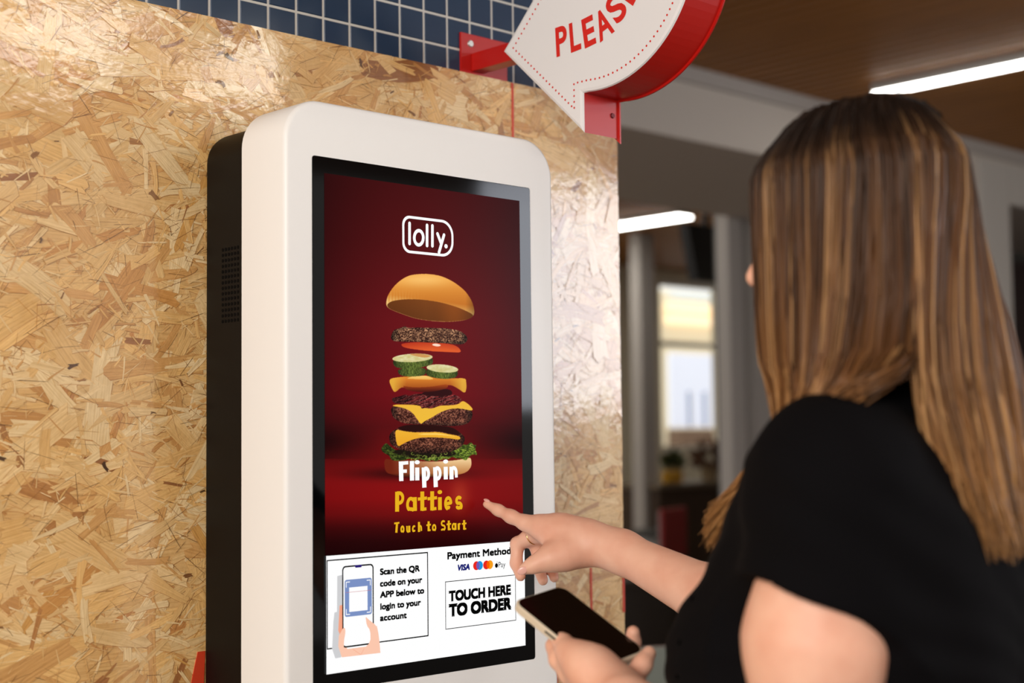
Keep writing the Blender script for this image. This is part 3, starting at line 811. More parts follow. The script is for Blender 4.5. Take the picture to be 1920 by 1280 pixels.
# wonky hand-cut capitals and small letters: strokes in a unit cell (0..1 wide, 0 baseline, 1 cap height)
def arc(cx, cy, rx, ry, a0, a1, n_=12): return [(cx + rx * math.cos(math.radians(a)), cy + ry * math.sin(math.radians(a))) for a in np.linspace(a0, a1, n_)]
GL = {
 'F': [[(.22, 0), (.18, 1)], [(.18, .9), (1.0, .93)], [(.2, .5), (.85, .5)]],
 'l': [[(.5, 0), (.45, 1)]], 'i': [[(.5, 0), (.5, .66)], 'dot'],
 'p': [[(.28, -.38), (.2, .66)], arc(.52, .33, .34, .28, 150, -160, 14)],
 'n': [[(.2, 0), (.2, .66)], [(.2, .45)] + arc(.52, .36, .3, .24, 140, 10, 8) + [(.84, 0)]],
 'P': [[(.2, 0), (.22, 1)], [(.22, .93)] + arc(.5, .68, .38, .25, 90, -90, 10) + [(.22, .42)]],
 'a': [arc(.44, .33, .36, .31, 40, 320, 16), [(.90, .70), (.92, 0)]],
 't': [[(.46, .98), (.44, 0)], [(.40, .06), (1.0, .09)], [(-.12, .60), (1.08, .64)]],
 'e': [[(.2, .3), (.82, .36)] + arc(.5, .33, .34, .29, 10, 300, 16)],
 's': [arc(.52, .46, .3, .17, 35, 230, 10) + arc(.5, .17, .33, .17, 70, -150, 12)],
 'T': [[(.0, .93), (1.0, .97)], [(.55, .95), (.38, 0)]],
 'o': [arc(.5, .31, .34, .29, 0, 360, 20)],
 'u': [[(.2, .64), (.2, .25)] + arc(.5, .25, .3, .2, 180, 360, 8) + [(.8, .64)], [(.82, .64), (.84, 0)]],
 'c': [arc(.55, .31, .36, .28, 50, 310, 14)],
 'h': [[(.2, 0), (.22, 1)], [(.2, .45)] + arc(.52, .36, .3, .24, 140, 10, 8) + [(.84, 0)]],
 'S': [arc(.54, .72, .34, .23, 40, 240, 12) + arc(.48, .26, .38, .25, 70, -150, 12)],
 'r': [[(.25, 0), (.22, .66)], [(.22, .42), (.5, .62), (.88, .58)]]}
def handword(fl, letters, cap, th, mi=0):
    for ch, x0, x1, zb in letters:
        for st in GL[ch]:
            if st == 'dot':
                c = ((x0 + x1) / 2, zb + .86 * cap); fl.poly([(c[0] + th * .62 * math.cos(t), c[1] + .1 * cap * math.sin(t)) for t in np.linspace(0, 6.28, 15)[:-1]], mi); continue
            heavy = len(st) == 2 and abs(st[0][1] - st[1][1]) > .3; tk = th if heavy else th * (.70 if len(st) > 3 else .62)
            wdt = (x1 - x0) - tk
            fl.stroke([(x0 + tk / 2 + p[0] * wdt if ch not in 'li' else (x0 + x1) / 2, zb + p[1] * cap * (1 - th / cap * .3) + (th * .3 if p[1] < .05 and not heavy else 0)) for p in st], tk, mi, 'flat')
def at3(x, y): return K(660 + x / 5.333, 780 + y / 5.333)
def word3(s, boxes, yb): # boxes of (x0,x1) in the crop
    return [(ch, at3(a, yb + (a - 450) * -.03)[0], at3(b_, yb)[0], at3((a + b_) / 2, yb - (a - 430) * .035)[1]) for ch, (a, b_) in zip(s, boxes)]
fw = Flat()
handword(fw, word3('Flippin', [(452, 575), (572, 625), (622, 680), (682, 790), (795, 905), (908, 962), (958, 1068)], 648), .0285, .0074)
o = fw.build('white_lettering', m_sw, display); o['label'] = 'white hand-cut lettering'
fy = Flat()
handword(fy, word3('Patties', [(412, 530), (530, 652), (652, 752), (750, 852), (848, 902), (904, 1012), (1010, 1115)], 952), .0285, .0068)
o = fy.build('yellow_lettering', m_sy, display); o['label'] = 'large golden hand-cut lettering'
fy = Flat()
handword(fy, word3('Touch', [(410, 475), (472, 525), (528, 582), (586, 638), (645, 700)], 1163), .0145, .0037)
o = fy.build('yellow_lettering', m_sy, display); o['label'] = 'small golden first word'
fy = Flat()
handword(fy, word3('to', [(735, 785), (785, 842)], 1158), .0145, .0037)
o = fy.build('yellow_lettering', m_sy, display); o['label'] = 'small golden middle word'
fy = Flat()
handword(fy, word3('Start', [(870, 935), (935, 985), (985, 1038), (1042, 1085), (1088, 1138)], 1156), .0145, .0037)
o = fy.build('yellow_lettering', m_sy, display); o['label'] = 'small golden last word'

# white information strip
pn = Flat()
pn.poly([(SX0, SZ0), (SX1, SZ0), (SX1, ZP), (SX0, ZP)])
panel = pn.build('information_panel', m_sw, display); panel['label'] = 'white lower strip'
def H(x, y): return K(580 + x / 4.174, 980 + y / 4.174)
bk = Flat()
def frame(fl, x0, x1, z0, z1, t_): 
    fl.ring([(x0, z0), (x1, z0), (x1, z1), (x0, z1)], [(x0 + t_, z0 + t_), (x1 - t_, z0 + t_), (x1 - t_, z1 - t_), (x0 + t_, z1 - t_)])
p = H(127, 290); q = H(925, 885); frame(bk, p[0], q[0], q[1], p[1], .0016)
p = H(1055, 458); q = H(1610, 762); frame(bk, p[0], q[0], q[1], p[1], .0010)
bk.build('frame_lines', m_sk, display)
tx = Flat(); ch = .0086
for s_, (xa, ya), (xb, yb) in (('Scan the QR', (545, 408), (857, 385)), ('code on your', (545, 500), (876, 472)), ('APP below to', (545, 588), (891, 558)), ('login to your', (547, 680), (866, 650)), ('account', (545, 769), (755, 748))):
    a = H(xa, ya); b_ = H(xb, yb); tx.text(s_, a, (b_[0], a[1]), ch, .125)
o = tx.build('black_lettering', m_sk, display); o['label'] = 'black scanning instructions'
tx = Flat()
a = H(1072, 286); b_ = H(1597, 246); tx.text('Payment Methods', a, (b_[0], a[1]), .0100, .115)
o = tx.build('black_lettering', m_sk, display); o['label'] = 'black payment heading'
tx = Flat()
a = H(1083, 616); b_ = H(1570, 574); tx.text('TOUCH HERE', a, (b_[0], a[1]), .0147, .135)
a = H(1083, 736); b_ = H(1574, 686); tx.text('TO ORDER', a, (b_[0], a[1]), .0176, .15)
o = tx.build('black_lettering', m_sk, display); o['label'] = 'black touch to order lettering'
tx = Flat()
a = H(1472, 348); b_ = H(1526, 342); tx.text('Pay', a, (b_[0], a[1]), .0076, .0)
# little fruit mark in front of Pay
c = H(1456, 328)
tx.poly([(c[0] + .0026 * math.cos(t) * (1 + .12 * math.cos(2 * t)), c[1] - .0008 + .0034 * math.sin(t)) for t in np.linspace(0, 6.28, 19)[:-1]])
tx.poly([(c[0] + .0002, c[1] + .0032), (c[0] + .0014, c[1] + .0052), (c[0] + .0018, c[1] + .0036)])
o = tx.build('payment_mark', m_sk, display); o['label'] = 'small black fruit mark and word'
a = H(1146, 376); b_ = H(1247, 366)
o = Flat().text('VISA', a, (b_[0], a[1]), .0086, .13, .22).build('navy_lettering', scr('navy', (26, 31, 113)), display); o['label'] = 'navy slanted lettering'
cm = Flat()
def disc(fl, c, r, mi): fl.poly([(c[0] + r * math.cos(t), c[1] + r * math.sin(t)) for t in np.linspace(0, 6.28, 25)[:-1]], mi)
for xa, xb, ya, yb, ca, cb, cc in ((1299, 1324, 334, 332, 0, 1, 4), (1377, 1404, 328, 326, 0, 2, 3)):
    disc(cm, H(xa, ya), .0062, ca); disc(cm, H(xb, yb), .0062, cb)
    pa = H(xa, ya); pb_ = H(xb, yb); mid = (pa + pb_) / 2; hw = .0062 - (pb_[0] - pa[0]) / 2
    cm.poly([(mid[0] + hw * math.cos(t), mid[1] + .0052 * math.sin(t)) for t in np.linspace(0, 6.28, 17)[:-1]], cc)
cm.build('card_marks', [scr('red', (232, 40, 30)), scr('blue', (30, 150, 220)), scr('amber', (247, 158, 27)), scr('orange', (255, 95, 0)), scr('violet', (110, 90, 180))], display)
# drawing of a hand holding a phone
dr = Flat()
MG, MPK, MPK2, MK, MW, MBL, MNV, MRD = range(8)
dr.poly([H(*q) for q in ((210, 415), (250, 405), (250, 960), (240, 1050), (195, 1058), (170, 985), (180, 770), (188, 700), (208, 695))], MG)
dr.poly([H(*q) for q in ((228, 645), (250, 640), (255, 860), (232, 880), (218, 840))], MPK2)
dr.poly([H(*q) for q in ((255, 820), (272, 815), (275, 860), (262, 935), (290, 985), (440, 965), (470, 900), (520, 800), (548, 1015), (245, 1050), (218, 965), (222, 880), (240, 850))], MPK)
pa = H(248, 338); pb_ = H(497, 960)
def rrp(x0, x1, z0, z1, r): return rrect(x0, x1, z0, z1, r, 6)
dr.poly(rrp(pa[0], pb_[0], H(250, 978)[1], pa[1], .0055), MK)
dr.poly(rrp(pa[0] + .0019, pb_[0] - .0019, H(250, 978)[1] + .0019, pa[1] - .0019, .004), MW)
na = H(345, 330); dr.poly([(na[0], pa[1]), (H(405, 330)[0], pa[1]), (H(398, 330)[0], pa[1] - .0034), (H(352, 330)[0], pa[1] - .0034)], MNV)
sa = H(268, 446); sb = H(481, 712); dr.poly(rrp(sa[0], sb[0], sb[1], sa[1], .003), MBL)
qa = H(303, 505); qb = H(447, 680); dr.poly([(qa[0], qb[1]), (qb[0], qb[1]), (qb[0], qa[1]), (qa[0], qa[1])], MW)
for cx, cz, dx, dz_ in ((sa[0] + .0024, sa[1] - .003, 1, -1), (sb[0] - .0024, sa[1] - .003, -1, -1), (sa[0] + .0024, sb[1] + .003, 1, 1), (sb[0] - .0024, sb[1] + .003, -1, 1)):
    dr.stroke([(cx + dx * .006, cz), (cx, cz), (cx, cz + dz_ * .007)], .0011, MW, 'flat')
dr.stroke([(sa[0] + .0015, qa[1] - .006), (sb[0] - .0015, qa[1] - .006)], .0005, MRD, 'flat')
dr.poly(smoothpoly([H(*q) for q in ((430, 728), (452, 752), (520, 805), (535, 880), (548, 1016), (420, 1028), (415, 985), (470, 930), (468, 840), (440, 800))], 1), MPK)
dr.poly(smoothpoly([H(*q) for q in ((250, 828), (268, 815), (275, 850), (262, 920), (262, 975), (240, 990), (222, 960), (225, 880))], 1), MPK)
dr.stroke([H(330, 985), H(395, 1030), H(420, 980)], .0005, MPK2, 'flat')
dr.build('phone_drawing', [scr('grey', (208, 208, 210)), scr('peach', (252, 200, 174)), scr('salmon', (246, 164, 132)), m_sk, m_sw, scr('steel_blue', (124, 146, 196)), scr('indigo', (38, 24, 110)), scr('scan_red', (200, 110, 120))], display)

# ------------------------------------------------------------------ arrow sign on its bracket
m_red = mat('red_painted_steel', (186, 22, 14), 0.32, spec=.5)
m_face = mat('white_acrylic', (232, 230, 230), 0.3, spec=.4)
m_lred = mat('red_vinyl', (214, 34, 22), 0.5)
m_zinc = mat('zinc_screw', (205, 205, 200), 0.35, metal=.8)
XF, TH = 0.435, 0.076
def Q(px, py):
    p = PL(px, py, 0, XF); return np.array([p[1], p[2]])   # (y, z) on the sign face
tip = Q(945, 97); barb = Q(1095, 248); inn = Q(1094, 174)
pts = [Q(1132, 166), Q(1205, 122), Q(1283, 2)]
(x1, y1), (x2, y2), (x3, y3) = pts
dd = 2 * (x1 * (y2 - y3) + x2 * (y3 - y1) + x3 * (y1 - y2))
ux = ((x1**2 + y1**2) * (y2 - y3) + (x2**2 + y2**2) * (y3 - y1) + (x3**2 + y3**2) * (y1 - y2)) / dd
uz = ((x1**2 + y1**2) * (x3 - x2) + (x2**2 + y2**2) * (x1 - x3) + (x3**2 + y3**2) * (x2 - x1)) / dd
OC = np.array([ux, uz]); OR = math.hypot(x1 - ux, y1 - uz)
upn = nrm(Q(1000, 0) - tip); barb2 = tip + upn * np.linalg.norm(barb - tip)
HWID = inn[1] - tip[1]           # shaft edge below the axis (negative)
inn2 = np.array([barb2[0], tip[1] - HWID * .9])
out = [tip, barb, inn]
a0 = math.atan2(inn[1] - uz, inn[0] - ux); a1 = math.pi
a0 = a0 if a0 < 0 else a0
aa = np.linspace(a0, -math.pi, 30)
arcp = [OC + OR * np.array([math.cos(a), math.sin(a)]) for a in aa if True]
arcp = [p for p in arcp if p[0] < inn[0] - .004]
IR = max(.03, OR + HWID * 1.9)
endz = OC[1] + .10
innera = [OC + IR * np.array([math.cos(a), math.sin(a)]) for a in np.linspace(-math.pi, math.atan2(inn2[1] - uz, .0) if False else -math.pi / 2, 10)]
OUT = out + arcp + [np.array([arcp[-1][0], endz]), np.array([innera[0][0], endz])] 
tail = [p for p in innera if p[0] < inn2[0] - .01]
OUT += [np.array([p[0], max(p[1], inn2[1])]) for p in tail]
OUT += [inn2, barb2]
clean = [OUT[0]]
for p in OUT[1:]:
    if np.linalg.norm(p - clean[-1]) > .002: clean.append(p)
OUT = clean
def offset_poly(P, d):
    n_ = len(P); area_ = sum(P[i][0] * P[(i + 1) % n_][1] - P[(i + 1) % n_][0] * P[i][1] for i in range(n_)); s_ = 1 if area_ > 0 else -1
    R_ = []
    for i in range(n_):
        a = nrm(P[i] - P[i - 1]); b_ = nrm(P[(i + 1) % n_] - P[i]); na = np.array([-a[1], a[0]]) * s_; nb_ = np.array([-b_[1], b_[0]]) * s_
        m_ = na + nb_; m_ = m_ / max(m_ @ m_, .3) * 2
        R_.append(P[i] + m_ * d)
    return R_
sign = empty('arrow_sign', (XF + TH / 2, TY, 1.98), 'white arrow sign with red sides and red PLEASE lettering, bracketed off the tiled wall', 'sign')
mb = MB()
n_ = len(OUT)
mb.prism([(XF + .0015, p[0], p[1]) for p in OUT], (TH - .0015, 0, 0))
# back flange
fl = offset_poly(OUT, -.0035)
mb.prism([(XF + TH - .002, p[0], p[1]) for p in fl], (.003, 0, 0))
mb.build('casing', m_red, sign)
e1 = offset_poly(OUT, .0012); e2 = offset_poly(OUT, .005)
v, f = loft([[(XF + .0015, p[0], p[1]) for p in OUT], [(XF - .0012, p[0], p[1]) for p in e1], [(XF - .0026, p[0], p[1]) for p in e2]])
MB().add(v, f).build('face_panel', m_face, sign)
# red dotted line following the outline
dots = MB(); ins = offset_poly(OUT, .0165)
per = []
for i in range(len(ins)):
    a, b_ = ins[i], ins[(i + 1) % len(ins)]
    per.append((a, b_, np.linalg.norm(b_ - a)))
tot = sum(p[2] for p in per); s_ = 0
def walk(d):
    for a, b_, L in per:
        if d <= L: return a + (b_ - a) * d / L
        d -= L
    return per[-1][1]
nd = int(tot / .0088)
for i in range(nd):
    p = walk(i * tot / nd)
    dots.add([(XF - .0029, p[0] + .0016 * math.cos(t), p[1] + .0016 * math.sin(t)) for t in np.linspace(0, 6.28, 11)[:-1]], [tuple(range(10))])
dots.build('dotted_border', m_lred, sign)
lt = MB()
for chx, (px, py), ang, wd in (('P', (1046, 106), 3, 24), ('L', (1073, 98), 5, 22), ('E', (1099, 90), 9, 24), ('A', (1127, 79), 20, 32), ('S', (1160, 47), 38, 28), ('E', (1188, 11), 52, 26)):
    v, f = text_mesh(chx, .028); x0, x1 = v[:, 0].min(), v[:, 0].max(); o_ = Q(px, py)
    hgt = .0415; wm = wd / 26 * .0255; a = math.radians(ang)
    P_ = []
    for q_ in v:
        u_ = (q_[0] - x0) / (x1 - x0) * wm; v_ = q_[1] / CAPH * hgt
        P_.append((XF - .0030, o_[0] - (u_ * math.cos(a) - v_ * math.sin(a)), o_[1] + u_ * math.sin(a) + v_ * math.cos(a)))
    lt.add(P_, f)
lt.build('lettering', m_lred, sign)
# bracket: wall plate, screws, arm
pl = MB().box(.4560, .5595, TY - .004, TY, 1.9640, 2.031, 0, .0008).build('wall_plate', m_red, sign)
for px, py in ((882, 82), (940, 96)):
    p = PL(px, py, 1, TY - .004); sc = MB()
    sc.cyl((p[0], TY - .004, p[2]), (p[0], TY - .0062, p[2]), .0062, .005, 20); sc.build('screw', m_zinc, pl)
MB().box(.478, .506, tip[0] - .03, TY - .004, 1.969, 1.999, 0, .002).build('arm', m_red, sign)
p = PL(1148, 217, 1, barb[0]); 
MB().cyl((p[0], barb[0] - .0002, p[2]), (p[0], barb[0] - .0022, p[2]), .0042, .0034, 16).build('screw', mat('dark_screw', (96, 30, 34), .4, metal=.6), sign)

# ------------------------------------------------------------------ far furniture
# hanging screen between bulkhead and column
m_tv = mat('black_plastic', (10, 10, 11), .5)
p = PL(1313, 420, 1, 4.15); pt = PL(1288, 425, 1, 4.15); pbm = PL(1320, 527, 1, 4.15)
tvc = np.array([p[0], 4.15, (pt[2] + pbm[2]) / 2])
tv = empty('hanging_monitor', (tvc[0], 4.15, ZC), 'black screen hanging and leaning below the bulkhead beside the grey column', 'monitor')
tl = MB(); xa, xb = PL(1284, 470, 1, 4.15)[0], PL(1341, 470, 1, 4.15)[0]
zt2, zb2 = pt[2] + .02, pbm[2]
prof = [(xa - .01, zt2), (xb, zt2), (xb, zb2), (xa + .085, zb2)]
tl.prism([(x_, 4.12, z_) for x_, z_ in prof], (0, .07, 0)).build('screen_housing', m_tv, tv)
MB().cyl((xb - .1, 4.15, zt2 - .02), (xb - .1, 4.15, ZC), .02, n=12).build('ceiling_pole', m_tv, tv)

# red chairs at the far tables
m_rch = mat('dark_red_seat', (140, 8, 6), .5)
m_leg = mat('chrome_leg', (150, 150, 150), .35, metal=.8)
def chair(loc, rz, w_=.40):
    e = empty('dining_chair', loc, None, 'chair', 'red chairs in the far seating area')
    R_ = Matrix.Rotation(rz, 4, 'Z'); T_ = Matrix.Translation(Vector(loc))
    def put(mb_, nm, m):
        mb_.v = [tuple((T_ @ R_ @ Vector(v))) for v in mb_.v]; return mb_.build(nm, m, e)
    put(MB().box(-w_ / 2, w_ / 2, -.2, .2, .43, .47, 0, .015), 'seat', m_rch)
    put(MB().box(-w_ / 2, w_ / 2, .19, .225, .52, .86, 0, .012), 'backrest', m_rch)
    for sx in (-1, 1):
        for sy in (-1, 1):
            put(MB().cyl((sx * (w_ / 2 - .03), sy * .18, 0), (sx * (w_ / 2 - .03), sy * .18, .84 if sy > 0 else .44), .011, n=10), 'leg', m_leg)
    return e
ca = PL(1260, 990, 1, 5.0); c0 = chair((ca[0] - .055, 5.19, 0), math.radians(196), .40)
c0['label'] = 'red chair standing clear of the pale column, seen left of the woman\'s elbow'
cb = PL(1168, 990, 1, 6.6); c1_ = chair((cb[0] - .055, 6.79, 0), math.radians(196), .40)
c1_['label'] = 'red chair half hidden behind the right edge of the strand board'
cc = PL(1214, 1005, 1, 5.72)
m_wch = mat('pale_bin', (170, 172, 170), .5)
bn = empty('pedestal_bin', (cc[0], 5.72, 0), 'pale round bin between the two red chairs', 'bin')
MB().tube([(cc[0], 5.72, 0), (cc[0], 5.72, .5), (cc[0], 5.72, .60)], [.13, .14, .13], 20).build('body', m_wch, bn, autosmooth=True)
MB().tube([(cc[0], 5.72, .601), (cc[0], 5.72, .63), (cc[0], 5.72, .66)], [.145, .145, .08], 20).build('lid', m_dgrey, bn, autosmooth=True)

# counter with planters under the far window
m_cnt = mat('dark_wood_counter', (64, 46, 32), .5)
m_must = mat('mustard_cushion', (196, 146, 40), .8); m_leaf = mat('dull_green_leaves', (74, 78, 40), .7); m_brn = mat('dry_brown_leaves', (98, 62, 38), .7)
m_pot = mat('buff_planter', (150, 128, 96), .7); m_lil = mat('lilac_cloth', (132, 120, 140), .8)
k0 = PL(1236, 940, 1, 5.9); k1 = PL(1345, 940, 1, 5.9)
zt3 = PL(1290, 905, 1, 5.9)[2]
ct = empty('planter_counter', ((k0[0] + k1[0]) / 2, 6.1, 0), 'dark wooden counter under the far window', 'counter')
MB().box(k0[0], k1[0] + .5, 5.9, 6.35, 0, zt3 - .04, 0, .006).build('cabinet', m_cnt, ct)
MB().box(k0[0] - .02, k1[0] + .52, 5.88, 6.37, zt3 - .04, zt3, 0, .006).build('worktop', mat('counter_top', (112, 98, 80), .5), ct)
def bush(px, py, y_, rad, m, lab, seed):
    c = PL(px, py, 1, y_); r_ = random.Random(seed)
    e = empty('potted_plant', (c[0], y_, zt3), lab, 'plant')
    MB().tube([(c[0], y_, zt3), (c[0], y_, zt3 + .10), (c[0], y_, zt3 + .13)], [.06, .075, .08], 16).build('pot', m_pot, e)
    lf = MB()
    for _ in range(170):
        d = nrm([r_.gauss(0, 1), r_.gauss(0, 1), r_.gauss(.25, .9)]); q = c * [1, 1, 0] + np.array([0, 0, max(c[2], zt3 + .16)]) + d * rad * r_.uniform(.3, 1); q[2] = max(q[2], zt3 + .15)
        s_ = nrm(np.cross(d, [r_.gauss(0, 1), r_.gauss(0, 1), r_.gauss(0, 1)])) * .022
        lf.add([q - s_ * .6, q + d * .03 - np.cross(d, s_), q + d * .075, q + d * .03 + np.cross(d, s_)], [(0, 1, 2, 3)])
    lf.build('foliage', m, e)
    st = MB().tube([(c[0], y_, zt3 + .08), (c[0], y_, max(c[2], zt3 + .16))], .01, 8); st.build('stem', m_brn, e)
bush(1330, 862, 6.1, .14, m_brn, 'brown dry plant on the counter beside the grey column', 3)
bush(1262, 885, 6.15, .06, m_leaf, 'small green and yellow plant on the counter under the far window', 5)
kc = PL(1258, 905, 1, 5.95)
tag(MB().box(kc[0] - .12, kc[0] + .10, 5.90, 5.95, zt3, zt3 + .10, 0, .02).build('cushion', m_must), 'mustard cushion leaning on the counter under the far window', 'cushion')
kc = PL(1316, 915, 1, 5.99)
# round glass table, near
m_gt = mat('frosted_green_glass', (140, 154, 142), .5); m_rim = mat('pale_rim', (190, 160, 148), .4)
tb = PL(1268, 1209, 2, .74); TR = .42; TC = (tb[0] - .29, tb[1] - .36)
tb_c = PL(1300, 1262, 2, .74); TC = (tb_c[0] + .06, tb_c[1] - .02); TR = float(np.hypot(tb[0] - TC[0], tb[1] - TC[1]))
te = empty('round_table', (TC[0], TC[1], 0), 'round table with pale green top and light rim behind the phone', 'table')
mb = MB().tube([(TC[0], TC[1], .715), (TC[0], TC[1], .737)], [TR - .012, TR - .012], 64); mb.build('tabletop', m_gt, te)
mb = MB().tube([(TC[0] + (TR - .004) * math.cos(a), TC[1] + (TR - .004) * math.sin(a), .727) for a in np.linspace(0, 2 * math.pi, 73)[:-1]], .012, 10, closed=True); mb.build('rim', m_rim, te)
MB().cyl((TC[0], TC[1], .02), (TC[0], TC[1], .715), .035, n=20).build('pedestal', m_leg, te)
MB().tube([(TC[0], TC[1], 0), (TC[0], TC[1], .012), (TC[0], TC[1], .025)], [.22, .22, .05], 32).build('base', m_leg, te)
# dark bench across the middle distance
bp0 = PL(1165, 1090, 1, 4.3); bp1 = PL(1400, 1090, 1, 4.3); bz = PL(1230, 1082, 1, 4.3)[2]
be = empty('low_bench', ((bp0[0] + bp1[0]) / 2, 4.5, 0), 'low dark brown bench in front of the red chairs', 'bench')
MB().box(bp0[0] - .3, bp1[0], 4.3, 4.7, .0, bz - .05, 0, .01).build('base', mat('dark_bench', (44, 34, 26), .6), be)
MB().box(bp0[0] - .32, bp1[0] + .02, 4.28, 4.72, bz - .05, bz, 0, .012).build('seat', mat('dark_bench_seat', (52, 40, 30), .5), be)

# ------------------------------------------------------------------ the phone in her left hand
PA, PB, PC = W(961, 1132, 1.640), W(1053, 1105, 1.690), W(1209, 1226, 1.605)
PCEN = (PA + PC) / 2
ey = nrm((PB - PC))                       # along its length, towards the top
ex = (PA - PB); ex = nrm(ex - ey * (ex @ ey))   # across, towards the photographer's side
ez = np.cross(ex, ey)
if ez[2] < 0: ez = -ez
PLn, PWd = float(np.linalg.norm(PB - PC)), float(abs((PA - PB) @ ex))
m_case = mat('cream_phone_case', (214, 200, 176), .5); m_ph = mat('black_phone_glass', (4, 4, 5), .12, spec=.4)
m_btn = mat('phone_frame_black', (14, 13, 16), .35)
phone = empty('smartphone', PCEN, 'black screened smartphone in a cream case held in the woman\'s left hand', 'phone')
def pp(a, b_, c): return PCEN + ex * a + ey * b_ + ez * c
def slabp(wd, ln, r, z0, z1, bev):
    lo = []
    for z_, i_ in ((z0, bev), (z0 + bev, 0), (z1 - bev, 0), (z1, bev)):
        lo.append([pp(x_, y_, z_) for x_, y_ in rrect(-wd / 2 + i_, wd / 2 - i_, -ln / 2 + i_, ln / 2 - i_, r, 8)])
    return loft(lo)
v, f = slabp(PWd + .004, PLn + .004, .0135, -.0055, .0045, .0018); MB().add(v, f).build('case', m_case, phone, autosmooth=True)
v, f = slabp(PWd - .001, PLn - .001, .0115, .0035, .0052, .0005); MB().add(v, f).build('screen', m_ph, phone, autosmooth=True)
for a0_, a1_ in ((-.005, .012),):
    pts_ = [pp(PWd / 2 + .0022, q, .0008) for q in (a0_, a1_)]
    MB().tube(pts_, .0012, 8).build('side_button', m_btn, phone)

# ------------------------------------------------------------------ the woman
UP = np.array([0, 0, 1.0])
def camdir(x, y, z): return x * CR - y * CU + z * CF
Fd = camdir(-.86, 0, .51); Fd[2] = 0; Fd = nrm(Fd); Ld = np.cross(UP, Fd)
BA = np.array([Fd, Ld, UP])
MS = W(960 + .350 / 1.46 * FPX, 640 + .115 / 1.46 * FPX, 1.46)     # between the shoulders
def Bd(f, l_, u): return MS + Fd * f + Ld * l_ + UP * u
GZ0 = -MS[2]
LSH = W(1560, 905, 1.305); RSH = W(1672, 880, 1.62)
LEL = W(1508, 1455, 1.285); REL = W(1446, 1178, 1.80)
LWR = W(1172, 1318, 1.50); RWR = W(1146, 1024, 1.972)
HC = W(1606, 428, 1.415)                                            # head centre
hF = nrm(Fd + np.array([0, 0, -.10])); hL = Ld; hU = np.cross(hF, hL); HA = np.array([hF, hL, hU])
def Hd(f, l_, u): return HC + hF * f + hL * l_ + hU * u
NB = Bd(-.03, 0, .03)
m_skin = mat('skin', (236, 186, 160), .48, spec=.35, sss=.12)
noise_tint(m_skin, 22, .55, (214, 146, 120), detail=3, bump=.12, bscale=260, bdist=.0006)
P = []
# torso, hips and legs
P += [el(Bd(.0, 0, -.17), BA, (.112, .150, .20), .05), rc(LSH, RSH, .046, .046, .06), rc(Bd(0, 0, -.02), NB, .06, .05, .05)]
P += [rc(Bd(-.05, .09, -.08), Bd(-.05, -.09, -.08), .07, .07, .06)]
for s in (1, -1): P.append(el(Bd(.083, s * .075, -.205), BA, (.075, .078, .078), .05))
P += [el(Bd(0, 0, -.38), BA, (.10, .130, .15), .06), el(Bd(-.02, 0, -.56), BA, (.125, .172, .15), .06)]
for s in (1, -1):
    hip = Bd(-.01, s * .085, -.62); kn = Bd(.01, s * .085, -.96); an = Bd(-.02, s * .085, GZ0 + .075)
    P += [rc(hip, kn, .088, .056, .04), rc(kn, an, .055, .036, .02), rc(Bd(-.045, s * .085, -1.05), Bd(-.04, s * .085, -1.18), .036, .024, .05)]
    P += [rc(Bd(-.04, s * .085, GZ0 + .034), Bd(.10, s * .09, GZ0 + .026), .034, .026, .03), rc(Bd(.10, s * .09, GZ0 + .024), Bd(.155, s * .092, GZ0 + .020), .030, .018, .02)]
# neck and head with a face
P += [rc(NB, Hd(-.025, 0, -.06), .054, .050, .03)]
P += [el(Hd(-.018, 0, .035), HA, (.092, .072, .088), .03), el(Hd(.028, 0, -.045), HA, (.058, .056, .078), .04), rc(Hd(.062, 0, -.098), Hd(.05, 0, -.09), .020, .03, .03)]
for s in (1, -1):
    P += [rc(Hd(.045, s * .035, -.085), Hd(-.01, s * .052, -.05), .016, .018, .03), el(Hd(.062, s * .034, -.022), HA, (.022, .022, .018), .025),
          rc(Hd(.078, s * .012, .022), Hd(.066, s * .044, .020), .010, .009, .02), el(Hd(.080, s * .031, .004), HA, (.012, .016, .011), .008, 's'),
          el(Hd(-.012, s * .074, -.008), HA, (.020, .008, .030), .006), el(Hd(-.004, s * .081, -.006), HA, (.010, .004, .016), .004, 's')]
P += [rc(Hd(.080, 0, .012), Hd(.107, 0, -.030), .007, .0105, .014), rc(Hd(.092, .011, -.034), Hd(.092, -.011, -.034), .008, .008, .01)]
P += [rc(Hd(.082, .016, -.062), Hd(.082, -.016, -.062), .0055, .0055, .006), rc(Hd(.080, .014, -.073), Hd(.080, -.014, -.073), .0060, .0060, .006), rc(Hd(.096, .016, -.0665), Hd(.096, -.016, -.0665), .002, .002, .004, 's')]
# upper arms and forearms
P += [rc(LSH, LSH * .45 + LEL * .55, .052, .061, .03), rc(LSH * .45 + LEL * .55, LEL, .061, .041, .025)]
P += [rc(LEL, LEL * .72 + LWR * .28, .039, .040, .014), rc(LEL * .72 + LWR * .28, LWR, .040, .025, .02)]
P += [rc(RSH, REL, .050, .041, .03), rc(REL, REL * .72 + RWR * .28, .0415, .041, .03), rc(REL * .72 + RWR * .28, RWR * .93 + REL * .07, .041, .0262, .03)]
P += [rc(RWR * .93 + REL * .07, W(1122, 1021, 1.975), .0262, .0245, .02)]
